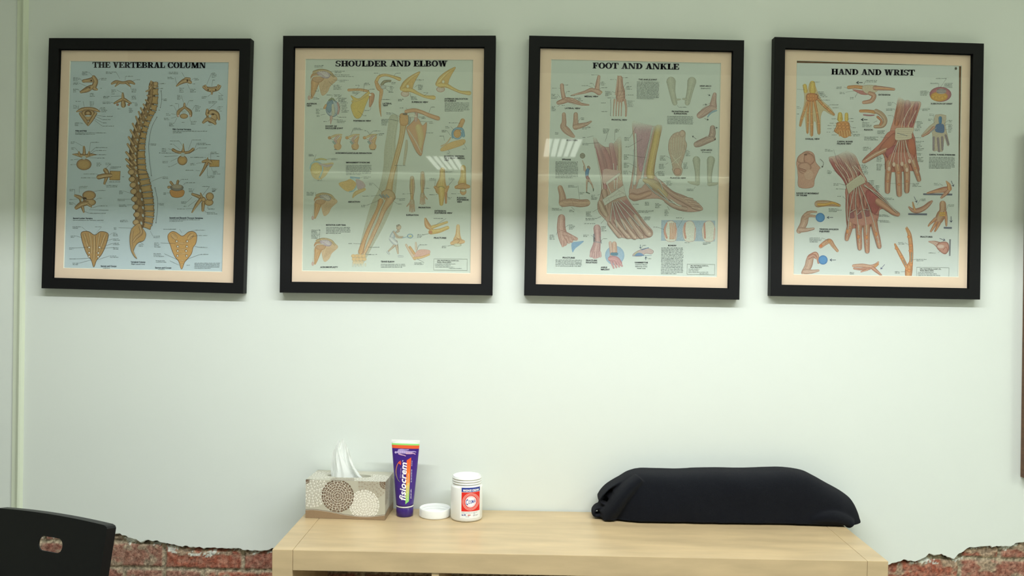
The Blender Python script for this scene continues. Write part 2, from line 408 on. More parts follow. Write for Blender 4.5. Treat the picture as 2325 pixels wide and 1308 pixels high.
# exposed brick below the torn plaster (one relief surface)
M_BRICK = ink_mat('old_brick', 0.9, 0.15, 0.35, 130, bump=(260, 0.7, 0.003))
def build_brick(x0, x1, z0, z1, step):
    nx = int((x1 - x0) / step); nz = int((z1 - z0) / step); vs = []; cs = []
    PITCHZ, BL = 0.0765, 0.232
    zj = at_y(400, 1291, 0.02).z; xj = at_y(553, 1260, 0.02).x; xj2 = at_y(2174, 1285, 0.02).x
    reds = [(150, 98, 82), (134, 88, 76), (158, 92, 72), (126, 88, 78), (146, 106, 90)]
    for j in range(nz + 1):
        z = z0 + (z1 - z0) * j / nz
        for i in range(nx + 1):
            x = x0 + (x1 - x0) * i / nx
            wz = noise.noise(Vector((x * 3, z * 4, 5))) * .005 + noise.noise(Vector((x * 40, z * 40, 9))) * .0025
            q = (z + wz - zj) / PITCHZ; row = math.floor(q); fz = (q - row) * PITCHZ
            xs = (xj if x < .3 else xj2) + (BL / 2 if row % 2 else 0)
            p = (x + wz - xs) / BL; ci = math.floor(p); fx = (p - ci) * BL
            if row % 2 and (ci * 7 + row) % 3 == 0: fx = fx if fx < BL / 2 else fx - BL / 2; BLx = BL / 2
            else: BLx = BL
            d = min(fz, PITCHZ - fz, fx, BLx - fx)          # distance to joint centre
            t = min(1, max(0, (d - .0045) / .003))            # 0 mortar, 1 brick
            sm = noise.noise(Vector((x * 14, z * 22, 31))) + .6 * noise.noise(Vector((x * 45, z * 60, 2)))
            smear = min(1, max(0, (sm - .12) * 6)) * .8
            n1 = noise.noise(Vector((x * 70, z * 70, 3))); n2 = noise.noise(Vector((x * 190, z * 190, 8)))
            y = 0.0165 - t * .0055 + n1 * .0022 + n2 * .0012 - smear * .0015
            rd = reds[(ci * 13 + row * 5) % 5]
            c = mixc(rd, (190, 160, 140), max(0, min(.5, .25 + n1 * .8)))
            c = mixc(c, (90, 48, 42), max(0, min(.6, n2 * 1.1)))
            mo = mixc((186, 172, 146), (128, 118, 100), max(0, min(1, .4 + n1 + n2)))
            c = mixc(mo, c, t * (1 - smear))
            wv = noise.noise(Vector((x * 25 + 7, z * 40, 77))) + .5 * n2
            # white paint left along the torn edge
            eb = 9
            for ex, ez in near_edge(x):
                eb = ez - z
            if eb < .03 and wv > .12 + max(0, eb) * 9: c = mixc(c, (225, 230, 220), .9); y -= .001
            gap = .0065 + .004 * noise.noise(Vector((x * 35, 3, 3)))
            if eb < gap: y += .016 * min(1, (gap - eb) / .003); c = mixc(c, (72, 48, 44), min(1, (gap - eb) / .002) * .8)  # dirty crevice below the plaster, its shade deepened in the colour too
            vs.append((x, y, z)); cs.append(c)
    fs = []
    for j in range(nz):
        for i in range(nx):
            a = j * (nx + 1) + i; fs.append((a, a + 1, a + nx + 2, a + nx + 1))
    return vs, cs, fs
_ed = sorted(edge)
import bisect
_ex = [e[0] for e in _ed]
def near_edge(x):
    i = min(len(_ed) - 1, max(0, bisect.bisect(_ex, x) - 1)); return [_ed[i]]
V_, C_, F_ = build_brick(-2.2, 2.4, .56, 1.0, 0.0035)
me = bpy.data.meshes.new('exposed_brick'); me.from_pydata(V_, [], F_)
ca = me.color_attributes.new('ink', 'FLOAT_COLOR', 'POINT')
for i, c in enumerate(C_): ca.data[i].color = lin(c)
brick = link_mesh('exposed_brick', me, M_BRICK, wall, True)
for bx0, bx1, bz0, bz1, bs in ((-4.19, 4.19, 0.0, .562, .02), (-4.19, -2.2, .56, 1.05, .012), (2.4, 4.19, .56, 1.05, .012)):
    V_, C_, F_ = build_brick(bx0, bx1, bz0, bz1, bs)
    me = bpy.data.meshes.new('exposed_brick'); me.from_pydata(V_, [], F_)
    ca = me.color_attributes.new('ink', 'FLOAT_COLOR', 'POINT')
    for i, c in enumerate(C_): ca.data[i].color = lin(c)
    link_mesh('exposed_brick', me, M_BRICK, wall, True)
struct(box('wall_core', RX0, RX1, .036, .16, 0, CEIL, M_WALL2)).name = 'wall_rear'
struct(box('floor', RX0, RX1, RY0, .2, -.1, 0, M_FLOOR))
struct(box('ceiling', RX0, RX1, RY0, .2, CEIL, CEIL + .1, M_CEIL))
struct(box('wall_left', RX0 - .1, RX0, RY0, .2, 0, CEIL, M_WALL2))
struct(box('wall_right', RX1, RX1 + .1, RY0, .2, 0, CEIL, M_WALL2))
struct(box('wall_front', RX0, RX1, RY0 - .1, RY0, 0, CEIL, mat('far_wall_paint', (185, 192, 182), 0.8, 0.2)))

# vertical painted cover strip left of the charts
def strip():
    t0 = at_y(38, 0, -.004); t1 = at_y(24, 1150, -.004)
    slope = (t0.x - t1.x) / (t0.z - t1.z); bm = bmesh.new()
    prof = [(0, 0), (.002, -.004), (.016, -.0045), (.0185, -.0095), (.0235, -.0115), (.0285, -.0095), (.031, -.004), (.033, 0)]
    rings = []
    for z in (.735, 1.3, 1.7, 2.1, CEIL):
        x = t1.x + (z - t1.z) * slope
        rings.append([bm.verts.new((x + a, b, z)) for a, b in prof])
    for a, b in zip(rings[:-1], rings[1:]):
        for i in range(len(prof) - 1): bm.faces.new((a[i], a[i + 1], b[i + 1], b[i]))
    bm.faces.new(rings[0]); bm.faces.new(rings[-1][::-1])
    return struct(from_bm('trim_1', bm, M_TRIM))
strip()

# ------------------------------------------------------------------ ceiling lights and added fill lights
M_HOUS = mat('lamp_housing', (230, 232, 228), 0.4, 0.5)
M_LOUV = mat('lamp_louvre', (205, 210, 205), 0.3, 0.5)
def area(parent, loc, lx, ly, w, colr, rot=(0, 0, 0)):
    ld = bpy.data.lights.new('lamp_or_fill_light', 'AREA'); ld.shape = 'RECTANGLE'; ld.size = lx; ld.size_y = ly; ld.energy = w; ld.color = colr
    lo = bpy.data.objects.new('lamp_or_fill_light', ld); COL.objects.link(lo); lo.parent = parent; lo.location = loc; lo.rotation_euler = rot
M_BLADE = mat('lamp_blade', (40, 42, 42), 0.5, 0.3)
r = tag(empty('ceiling_light', (MAIN['x'], MAIN['y'], MAIN['z'])), 'long hanging ceiling light with a deep dark blade, nearest the wall of charts', 'ceiling light')
L_ = MAIN['length']
area(r, (0, 0, 0), L_, MAIN['width'], MAIN['watts'], MAIN['colour'])
box('blade', -L_ / 2 - .5, L_ / 2 + .5, MAIN['setback'], MAIN['setback'] + .004, -MAIN['blade'], .012, M_BLADE, r)
box('housing', -L_ / 2 - .5, L_ / 2 + .5, -.2, MAIN['setback'], .003, .012, M_BLADE, r)
area(r, (0, 0, .03), L_, .3, UP_W, FILL, (PI, 0, 0))  # added uplight: soft fill by way of the ceiling
for s in (-1, 1): box('hanging_rod', s * 1.0 - .004, s * 1.0 + .004, -.004, .004, .012, CEIL - MAIN['z'], M_HOUS, r)
for k, (fx, fy, lx, ly, wt) in enumerate(FIXTURES):
    r = tag(empty('ceiling_light', (fx, fy, CEIL)), ['louvred ceiling light far behind the camera, straight back', 'louvred ceiling light farthest from the charts', 'added wide fill light on the right of the room', 'added wide fill light on the left of the room'][k], 'ceiling light', 'louvred ceiling lights')
    bm = bmesh.new(); t = .012; h = .07
    add_box(bm, -lx / 2 - t, lx / 2 + t, -ly / 2 - t, -ly / 2, -h, 0); add_box(bm, -lx / 2 - t, lx / 2 + t, ly / 2, ly / 2 + t, -h, 0)
    add_box(bm, -lx / 2 - t, -lx / 2, -ly / 2, ly / 2, -h, 0); add_box(bm, lx / 2, lx / 2 + t, -ly / 2, ly / 2, -h, 0)
    add_box(bm, -lx / 2, lx / 2, -ly / 2, ly / 2, -.015, 0)
    from_bm('housing', bm, M_HOUS, r)
    bm = bmesh.new()
    for i in range(1, 5):
        x = -lx / 2 + lx * i / 5; add_box(bm, x - .009, x + .009, -ly / 2, ly / 2, -h, -h + .006)
    from_bm('louvre', bm, M_BLADE, r)
    area(r, (0, 0, -h + .008), lx, ly, wt, FILL)
r = tag(empty('added_uplight', (0, RY0 + .1, 2.76)), 'added long uplight on the far wall opposite the charts', 'added light')  # added to brighten the far ceiling for the haze in the glass
box('housing', -3.2, 3.2, -.095, .07, -.03, -.004, M_HOUS, r); area(r, (0, 0, 0), 6.2, .1, 7, FILL, (PI, 0, 0))

# ------------------------------------------------------------------ shelf unit
TZ = 0.79
M_WOOD = mat('birch_veneer', (193, 170, 132), 0.34, 0.45, var=(5, .055, (1, 5, 5)), bump=(300, .03, .0005))
M_WOOD2 = mat('birch_edge', (206, 178, 132), 0.45, 0.4, var=(420, .05))
TX0 = -0.612; TYF = -0.397; TYB = -0.007; TW = 1.49
shelf = tag(empty('shelf_unit', (TX0 + TW / 2, (TYF + TYB) / 2, 0), 0), 'low birch-coloured cube shelf unit standing against the wall under the charts', 'shelf')
def sb(name, x0, x1, z0, z1, m=M_WOOD, y0=TYF, y1=TYB, bev=.0012):
    ox, oy = TX0 + TW / 2, (TYF + TYB) / 2
    return box(name, TX0 + x0 - ox, TX0 + x1 - ox, y0 - oy, y1 - oy, z0, z1, m, shelf, bev)
sb('side_panel', 0, .0497, 0, TZ); sb('side_panel', TW - .0497, TW, 0, TZ)
sb('top_panel', .0503, TW - .0503, TZ - .05, TZ - .0002); sb('bottom_panel', .0503, TW - .0503, .0, .05)
sb('middle_shelf', .0503, TW - .0503, .387, .403, M_WOOD, TYF + .004)
for i in range(1, 4):
    x = .05 + i * (TW - .1) / 4 
    sb('divider', x - .009, x + .009, .05, .387, M_WOOD, TYF + .003); sb('divider', x - .009, x + .009, .403, TZ - .05, M_WOOD, TYF + .003)

# ------------------------------------------------------------------ tissue box
def P2d(v): return Vector((v.x, v.y, 0))
bA = P2d(at_z(693.5, 1176, TZ)); bB = P2d(at_z(873.9, 1181.5, TZ)); bC = P2d(at_z(886.8, 1151.5, TZ))
ax = (bB - bA); BW = ax.length; ax.normalize(); ay = Vector((-ax.y, ax.x, 0)); BD = 0.118
hA = at_y(693.5, 1089.5, bA.y).z - TZ; BH = hA
print('tissue box', BW, BD, (bC - bB).dot(ay), BH)
tb = tag(empty('tissue_box', (bA.x, bA.y, TZ + .0004), math.atan2(ax.y, ax.x)), 'grey-beige tissue box with dahlia pattern standing on the left of the shelf unit', 'tissue box')
M_CARD = mat('printed_card', (188, 185, 168), 0.45, 0.4)
M_BOXINK = ink_mat('box_ink', 0.4, 0.4, .04, 300)
bm = bmesh.new(); SL = (.065, .185, .036, .082)
x0_, x1_, y0_, y1_ = SL
g = [0, x0_, x1_, BW]; gy = [0, y0_, y1_, BD]
def q(a, b, c, d): bm.faces.new([bm.verts.new(p) for p in (a, b, c, d)])
q((0, 0, 0), (BW, 0, 0), (BW, 0, BH), (0, 0, BH)); q((0, BD, 0), (BW, BD, 0), (BW, BD, BH), (0, BD, BH))
q((0, 0, 0), (0, BD, 0), (0, BD, BH), (0, 0, BH)); q((BW, 0, 0), (BW, BD, 0), (BW, BD, BH), (BW, 0, BH)); q((0, 0, 0), (BW, 0, 0), (BW, BD, 0), (0, BD, 0))
# lid with an oval opening
K = 40; cx_, cy_ = BW / 2 - .004, BD / 2; rx_, ry_ = .062, .022
inn = []; out = []
for i in range(K):
    a = 2 * PI * i / K; c_, s_ = math.cos(a), math.sin(a); inn.append(bm.verts.new((cx_ + rx_ * c_, cy_ + ry_ * s_, BH)))
    t_ = min((cx_ if c_ < 0 else BW - cx_) / max(abs(c_), 1e-6), (cy_ if s_ < 0 else BD - cy_) / max(abs(s_), 1e-6)); out.append(bm.verts.new((cx_ + c_ * t_, cy_ + s_ * t_, BH)))
for i in range(K): j = (i + 1) % K; bm.faces.new((inn[i], inn[j], out[j], out[i]))
low = [bm.verts.new((v.co.x, v.co.y, BH - .012)) for v in inn]
for i in range(K): j = (i + 1) % K; bm.faces.new((inn[i], inn[j], low[j], low[i]))
for cxx, cyy in ((0, 0), (BW, 0), (BW, BD), (0, BD)):
    v = bm.verts.new((cxx, cyy, BH)); w = sorted(out, key=lambda o: (o.co - v.co).length)[:2]; bm.faces.new((v, w[0], w[1]))
bmesh.ops.remove_doubles(bm, verts=bm.verts, dist=1e-5)
from_bm('carton', bm, M_CARD, tb)
# printed pattern, millimetres: front, right end, lid
def petal(p, cx, cy, a, r, L, w, col):
    c_, s_ = math.cos(a), math.sin(a)
    pts = [(r, 0), (r + L * .4, w * .30), (r + L * .68, w * .52), (r + L * .86, w * .48), (r + L * .97, w * .24), (r + L, 0), (r + L * .97, -w * .24), (r + L * .86, -w * .48), (r + L * .68, -w * .52), (r + L * .4, -w * .30)]
    return [(cx + x * c_ - y * s_, cy + x * s_ + y * c_) for x, y in pts], col
def dahlia(p, cx, cy, R, cols, clip, rings=6, ph=0):
    q_ = []
    for k in range(rings):
        L = R / rings * 1.04; r = R - L - (rings - 1 - k) * R / rings * .965; r = max(r, .01 * R); w = L * .56; nn = max(8, int(2 * PI * (r + L * .72) / (w * 1.2)))
        for i in range(nn):
            q_.append(petal(p, cx, cy, 2 * PI * (i + .5 * (k % 2)) / nn + ph + .02 * math.sin(i * 3.7), r * (1 + .012 * math.sin(i * 5)), L, w, cols[(i * 7 + k) % len(cols)]))
    p.up()
    for pts, c in q_:
        cl = [(min(max(x, clip[0]), clip[2]), min(max(y, clip[1]), clip[3])) for x, y in pts]
        if max(a[0] for a in cl) - min(a[0] for a in cl) < .2 or max(a[1] for a in cl) - min(a[1] for a in cl) < .2: continue
        p.add(cl, [c] * len(cl), [tuple(range(len(cl)))])
MW, MH, MD = BW * 1000, BH * 1000, BD * 1000
WHT, TAU, BRN, LGR = (232, 230, 218), (170, 160, 142), (116, 94, 76), (212, 208, 194)
p = Print(); cl = (0, 0, MW, MH)
dahlia(p, 18, 30, 46, [WHT, LGR], cl, 6); dahlia(p, MW * .84, 8, 40, [TAU, (182, 174, 156)], cl, 5)
p.ell(MW * .74, MH * .62, 37, 37, (200, 195, 180)); dahlia(p, MW * .74, MH * .62, 42, [WHT, (238, 236, 226)], cl, 6)
p.ell(MW * .405, MH * .40, 40, 40, (208, 202, 186)); dahlia(p, MW * .405, MH * .40, 45, [BRN, (124, 102, 82), (104, 84, 68)], cl, 7)
dahlia(p, MW * 1.0, 4, 16, [BRN], cl, 3); dahlia(p, 2, 2, 9, [BRN], cl, 2)
wav = [(0, MH * .80), (MW * .12, MH * .79), (MW * .3, MH * .83), (MW * .55, MH * .91), (MW * .78, MH * .93), (MW, MH * .875)]
p.poly(catmull(wav, 8) + [(MW, MH), (0, MH)], (150, 126, 98), smooth=False); p.line([(x, y - 1.6) for x, y in wav], .9, (120, 98, 78))
p.line([(x, y - .3) for x, y in wav], .8, (226, 220, 204))
p.step = 0.00002
p.build('printed_pattern', lambda x, y, d: (x / 1000, -.0003 - d, BH - y / 1000), M_BOXINK, tb)
p = Print(); p.step = .00002; cl = (0, 0, MD, MH)
dahlia(p, 10, 25, 40, [TAU, (180, 172, 154)], cl, 5); dahlia(p, MD * .8, MH * .5, 42, [(204, 198, 184), (190, 184, 168)], cl, 6)
p.poly([(0, MH * .875), (MD * .5, MH * .80), (MD, MH * .82), (MD, MH), (0, MH)], (150, 126, 98), smooth=False); p.line([(0, MH * .86), (MD * .5, MH * .785), (MD, MH * .80)], 1.0, (120, 98, 78))
p.build('printed_pattern', lambda x, y, d: (BW + .0003 + d, x / 1000, BH - y / 1000), M_BOXINK, tb)
p = Print(); p.step = .00002
def dahlia_lid(cx, cy, R, cols, rings):
    """as dahlia, leaving out what falls in the opening"""
    t = Print(); dahlia(t, cx, cy, R, cols, (0, 0, MW, MD), rings); p.up()
    for f in t.f:
        pts = [t.v[i][:2] for i in f]
        if any(((x - cx_ * 1000) / 64) ** 2 + ((y - cy_ * 1000) / 24) ** 2 < 1 for x, y in pts): continue
        p.add(pts, [t.c[i] for i in f], [tuple(range(len(pts)))])
dahlia_lid(24, 55, 44, [WHT, LGR], 6); dahlia_lid(MW * .8, 30, 50, [WHT, LGR], 6); dahlia_lid(MW * .45, 8, 34, [TAU, (186, 178, 160)], 5); dahlia_lid(MW * .4, 112, 30, [TAU, LGR], 4)
p.build('printed_pattern', lambda x, y, d: (x / 1000, y / 1000, BH + .0003 + d), M_BOXINK, tb)
# dark inside of the carton and folded tissues
bm = bmesh.new(); add_box(bm, .01, BW - .01, .008, BD - .008, .003, BH - .03, .003); from_bm('tissue_stack', bm, mat('tissue_stack_paper', (225, 228, 222), .9, .1), tb)
M_TIS = bpy.data.materials.new('tissue'); M_TIS.use_nodes = True
nt = M_TIS.node_tree; b = nt.nodes['Principled BSDF']; b.inputs['Base Color'].default_value = lin((250, 252, 250)); b.inputs['Roughness'].default_value = .9; b.inputs['Specular IOR Level'].default_value = .1
tl = nt.nodes.new('ShaderNodeBsdfTranslucent'); tl.inputs[0].default_value = lin((250, 252, 250)); ms = nt.nodes.new('ShaderNodeMixShader'); ms.inputs[0].default_value = .5
nt.links.new(b.outputs[0], ms.inputs[1]); nt.links.new(tl.outputs[0], ms.inputs[2]); nt.links.new(ms.outputs[0], nt.nodes['Material Output'].inputs[0])
def tissue():
    # a sheet pulled up through the slot: wide gathered foot, narrow folded top leaning left
    NU, NV = 96, 60; vs = []; fs = []
    for j in range(NV + 1):
        v = j / NV
        for i in range(NU + 1):
            u = i / NU
            H = 0.104
            # outline of the sheet at height v (metres from centre of the slot)
            lft = catmull([(-.044,), (-.046,), (-.046,), (-.045,), (-.041,), (-.030,)], 10)[min(50, int(v * 50))][0]
            rgt = catmull([(.050,), (.036,), (.024,), (.015,), (.010,), (.004,)], 10)[min(50, int(v * 50))][0]
            x = lft + (rgt - lft) * u
            amp = (.016 * (1 - v * .55))
            y = amp * (math.sin(u * 9.5 + v * 1.8 + .4) * .55 + math.sin(u * 19 - v * 2.2) * .3 + .22 * math.sin(u * 33 + 1.5 * v))
            y += -.012 * (1 - abs(2 * u - .9)) * (1 - v)
            top = 1 - .10 * abs(u - .45) ** 1.2 * 2 - .06 * math.sin(u * 11 + 1) ** 2
            # right part sinks in a long fold
            sag = .22 * max(0, u - .6) * v + .5 * max(0, .12 - u) * v
            z = -.014 + (H + .014) * v * (top - sag) + .0035 * noise.noise(Vector((u * 5, v * 5, 4)))
            y += .004 * noise.noise(Vector((u * 7, v * 4, 9)))
            vs.append((cx_ - .006 + x, cy_ - .004 + y, BH + z))
    for j in range(NV):
        for i in range(NU):
            a = j * (NU + 1) + i; fs.append((a, a + 1, a + NU + 2, a + NU + 1))
    # a second ply folded over in front, standing as a spout
    b0 = len(vs); NU2, NV2 = 40, 40
    for j in range(NV2 + 1):
        v = j / NV2
        for i in range(NU2 + 1):
            u = i / NU2; w0 = .040 * (1 - v) + .011 + .006 * math.sin(v * 6)
            x = -.010 - .006 * v + (u - .5) * w0 + .004 * math.sin(v * 4)
            y = -.017 * (1 - v * .5) - .008 * math.sin(u * PI) * (1 - .3 * v) + .002 * math.sin(u * 14 + v * 5)
            z = -.010 + .092 * v - .006 * abs(u - .5) * v
            vs.append((cx_ - .010 + x, cy_ + y, BH + z))
    for j in range(NV2):
        for i in range(NU2):
            a = b0 + j * (NU2 + 1) + i; fs.append((a, a + 1, a + NU2 + 2, a + NU2 + 1))
    return from_data('tissue', vs, fs, M_TIS, None, True)
ts = tissue(); ts.location = tb.location; ts.rotation_euler = tb.rotation_euler
tag(ts, 'white tissue sticking up out of the slot of the patterned tissue box', 'tissue')

# ------------------------------------------------------------------ cream tube
tp = at_z(919, 1170, TZ); TSC = (tp - CAM).length
def px_m(p): return (p - CAM).dot(FW) / FPX
s_ = px_m(tp)
tube = tag(empty('cream_tube', (tp.x, tp.y, TZ), math.radians(-4)), 'purple upright tube of cream with white lettering beside the tissue box', 'tube')
print('tube scale', s_, 'height', 170 * s_)
M_PLUM = mat('purple_plastic', (66, 38, 128), .28, .5); M_CAPP = mat('purple_cap_plastic', (58, 36, 112), .3, .5)
M_WPL = mat('white_plastic', (240, 242, 238), .35, .5)
rc = 18.9 * s_; CH = .026
lathe('cap', [(0, 0), (rc - .0015, 0), (rc, .0015), (rc + .0006, CH * .5), (rc + .0002, CH - .001), (rc - .0008, CH), (0, CH)], M_CAPP, tube)
lathe('cap_ring', [(rc - .001, CH), (rc + .0004, CH + .0003), (rc + .0006, CH + .004), (rc - .0005, CH + .0043), (0, CH + .0043)], M_WPL, tube)
TB0 = CH + .0043; TH = 171 * s_ - TB0
def tube_sec(t):
    """half width and half depth of the flattened tube at height fraction t"""
    hw = rc + .0005 + (32.2 * s_ - rc) * (t ** .9); hd = rc * (1 - t ** 1.25) + .0012
    return hw, hd
def tube_pt(a, t, lift=0):
    hw, hd = tube_sec(t); return ((hw + lift) * math.cos(a), (hd + lift) * math.sin(a), TB0 + TH * t)
bm = bmesh.new(); rings = []
for j in range(41):
    t = j / 40; rings.append([bm.verts.new(tube_pt(2 * PI * i / 64, t)) for i in range(64)])
for a_, b_ in zip(rings[:-1], rings[1:]):
    for i in range(64): bm.faces.new((a_[i], a_[(i + 1) % 64], b_[(i + 1) % 64], b_[i]))
bm.faces.new(rings[0]); bm.faces.new(rings[-1])
me_o = from_bm('tube_body', bm, M_PLUM, tube, True)
me_o.data.materials.append(M_WPL); me_o.data.materials.append(mat('green_print', (150, 222, 120), .3)); me_o.data.materials.append(mat('orange_print', (232, 96, 52), .3))
for pl in me_o.data.polygons:
    zz = (pl.center.z - TB0) / TH
    if zz > .945: pl.material_index = 1
    elif zz > .915: pl.material_index = 2
    elif zz > .865: pl.material_index = 3
box('crimp', -32.4 * s_, 32.4 * s_, -.0014, .0014, TB0 + TH - .006, TB0 + TH + .0006, M_WPL, tube, .0004)
# printing on the front: drawing units = crop pixels of the tube, x 1000..1290, y 150..800
M_INKP = ink_mat('tube_ink', .3, .45, .02, 300)
def tube_place(x, y, d):
    t = min(1, max(0, (800 - y) / 650.0)); hw, hd = tube_sec(t)
    cxp = 1146 + (x - 1146) ; u = (cxp - (1147 - (800 - y) * .003)) / 4.419 * s_
    u = max(-hw * .98, min(hw * .98, u)); yy = -hd * math.sqrt(max(0, 1 - (u / hw) ** 2))
    return (u, yy - .0003 - d, TB0 + TH * t)
p = Print(); p.step = .00003
OR, GR, WH, YE = (238, 92, 48), (140, 216, 120), (248, 246, 250), (236, 200, 80)
# slanting colour bar behind the name
bar = [(1166, 345), (1210, 316), (1206, 420), (1204, 520), (1202, 620), (1200, 748), (1170, 776), (1168, 660), (1167, 560), (1166, 450)]
n_ = 24
for i in range(n_):
    t0, t1 = i / n_, (i + 1) / n_
    def lr(t): return [(1166 + 3 * t, 345 + 431 * t), (1210 - 9 * t, 316 + 432 * t)]
    a_, b_ = lr(t0), lr(t1)
    def cc(t): return mixc(OR, (240, 150, 60), t / .55) if t < .55 else mixc((240, 190, 90), GR, (t - .55) / .45)
    p.add([a_[0], a_[1], b_[1], b_[0]], [cc(t0), cc(t0), cc(t1), cc(t1)], [(0, 1, 2, 3)])
p.text('fisiocrem', 1168, 738, 372, 64, WH, -PI / 2, .028, .25, 1.06)
p.text('TM', 1131, 362, 16, 9, WH, -PI / 2)
p.text('SOLUGEL', 1114, 520, 100, 9, (200, 190, 220), -PI / 2, .01)
arc = [(1120 - 60 * math.sin(a), 455 - 105 * math.cos(a), 0) for a in [i * PI / 14 for i in range(1, 14)]]
for i in range(len(arc) - 1):
    c = mixc(OR, YE, i / 7) if i < 7 else mixc(YE, GR, (i - 7) / 6); p.line([arc[i][:2], arc[i + 1][:2]], max(1.5, 8 - i * .55), c)
p.add([(1085, 375), (1112, 360), (1108, 395)], [OR] * 3, [(0, 1, 2)])
# reclining anatomical figure
LV = (196, 178, 222); PK = (222, 150, 160)
p.ell(1050, 272, 12, 11, LV); p.tube([(1062, 270, 8), (1085, 264, 18), (1110, 262, 20), (1140, 264, 17), (1165, 266, 17)], LV, (150, 130, 190))
p.tube([(1160, 260, 9), (1200, 262, 8), (1235, 258, 5), (1252, 262, 5)], LV, (150, 130, 190)); p.tube([(1160, 275, 9), (1200, 276, 8), (1230, 276, 5), (1248, 284, 4)], LV, PK)
p.tube([(1078, 246, 6), (1110, 240, 5), (1150, 242, 4), (1180, 240, 4)], LV, (150, 130, 190)); p.tube([(1082, 284, 6), (1110, 292, 5), (1135, 296, 4), (1152, 302, 4)], LV, PK)
for i in range(6): p.line([(1085 + i * 22, 254), (1090 + i * 22, 280)], 1.5, (120, 90, 170))
p.micro(1190, 735, 380, 1, (250, 240, 220), 12, 7, -PI / 2, True)
p.micro(1222, 725, 130, 1, (236, 230, 244), 12, 8, -PI / 2); p.micro(1222, 560, 130, 1, (236, 230, 244), 12, 8, -PI / 2); p.text('MUSCLE', 1223, 400, 52, 8, (236, 230, 244), -PI / 2, .0)
p.refine(12).build('printed_label', tube_place, M_INKP, tube)

# ------------------------------------------------------------------ cream jar and its lid
jp = at_z(1059, 1176.5, TZ); js = px_m(jp); R = 35.8 * js
jar = tag(empty('cream_jar', (jp.x, jp.y, TZ), 0), 'open white plastic jar with a red and blue label on the shelf unit', 'jar')
HS = 79 * js
H2 = HS + .024
lathe('jar_body', [(0, 0), (R - .006, 0), (R - .002, .0015), (R, .006), (R, HS - .006), (R - .0015, HS - .002), (R - .005, HS), (R - .0055, HS + .003)], M_WPL, jar)
prof = [(R - .0055, HS + .002)]
for i in range(3):
    z = HS + .004 + i * .0065; prof += [(R - .0055, z), (R - .0028, z + .001), (R - .0028, z + .003), (R - .0055, z + .004)]
prof += [(R - .005, H2 - .001), (R - .006, H2), (R - .0075, H2 - .001), (R - .008, HS - .001), (R - .010, HS - .004)]
lathe('jar_neck', prof, M_WPL, jar)
lathe('cream', [(R - .0079, H2 - .007), (R * .5, H2 - .0062), (0, H2 - .0068)], mat('cream', (240, 240, 228), .4, .4, bump=(60, .5, .002)), jar)
M_INKJ = ink_mat('label_ink', .35, .4, .02, 300)
def jar_place(x, y, d):     # crop pixels: axis x = 1763, base y = 955 at front
    u = (x - 1763) / 4.419 * js; u = max(-R * .98, min(R * .98, u)); a = math.asin(u / R)
    return ((R + .0003 + d) * math.sin(a), -(R + .0003 + d) * math.cos(a), (958 - y) / 4.419 * js * .995)
def grid(pr, x0, y0, x1, y1, col, k=14):
    pr.up(); vs = []
    for i in range(k + 1):
        x = x0 + (x1 - x0) * i / k; vs += [(x, y0), (x, y1)]
    pr.add(vs, [col] * len(vs), [(2 * i, 2 * i + 2, 2 * i + 3, 2 * i + 1) for i in range(k)])
p = Print(); p.step = .00003
RED, BLU = (226, 44, 36), (40, 60, 150)
grid(p, 1708, 605, 1900, 918, (244, 246, 244)); grid(p, 1722, 612, 1897, 655, BLU); grid(p, 1722, 658, 1896, 848, RED)
p.text('MASSAGE CREAM', 1738, 648, 148, 20, (250, 250, 250), 0, .04)
def ring(cx, cy, r0, r1, col, k=40):
    p.up(); vs = []
    for i in range(k + 1):
        a = 2 * PI * i / k; vs += [(cx + r0 * math.cos(a), cy + r0 * math.sin(a) * 1.06), (cx + r1 * math.cos(a), cy + r1 * math.sin(a) * 1.06)]
    p.add(vs, [col] * len(vs), [(2 * i, 2 * i + 2, 2 * i + 3, 2 * i + 1) for i in range(k)])
for r0, r1 in ((78, 81), (70, 73), (62, 65)): ring(1812, 752, r0, r1, (246, 200, 190))
p.ell(1812, 752, 53, 57, (250, 250, 250)); ring(1812, 752, 44, 46.5, RED)
grid(p, 1722, 848, 1896, 856, (244, 246, 244))
p.text('C', 1768, 782, 26, 54, (44, 70, 160), -.12, .02, .3); p.text('OSMA', 1792, 772, 66, 34, (44, 70, 160), -.12, .02, .3, 1.1)
p.micro(1724, 864, 160, 1, (120, 120, 140), 8, 6, 0, True); p.micro(1726, 890, 60, 1, (70, 80, 160), 10, 17); p.micro(1786, 890, 24, 1, (216, 70, 60), 10, 17)
p.micro(1765, 902, 40, 1, (130, 130, 140)); p.micro(1840, 874, 30, 1, (120, 120, 130)); p.micro(1836, 888, 52, 2, (120, 120, 130), 8, 5)
p.refine(12).build('printed_label', jar_place, M_INKJ, jar)
lp = at_z(987.7, 1171.5, TZ); ls = px_m(lp); RL = 35 * ls
lid = tag(empty('jar_lid', (lp.x - .0005, lp.y + .002, TZ), 0), 'white screw lid lying upside down beside the open jar', 'lid')
HL = .024
lathe('lid_shell', [(0, 0), (RL - .002, 0), (RL - .0004, .001), (RL, .004), (RL, HL - .001), (RL - .0006, HL), (RL - .0016, HL), (RL - .002, HL - .001),
      (RL - .002, HL - .005), (RL - .003, HL - .006), (RL - .002, HL - .008), (RL - .002, HL - .011), (RL - .003, HL - .012), (RL - .002, HL - .014), (RL - .0022, .003), (0, .003)], M_WPL, lid)
lathe('lid_liner', [(0, .0034), (RL - .005, .0034), (RL - .005, .0045), (RL - .010, .0046), (RL - .0105, .0036)], M_WPL, lid)
bm = bmesh.new()
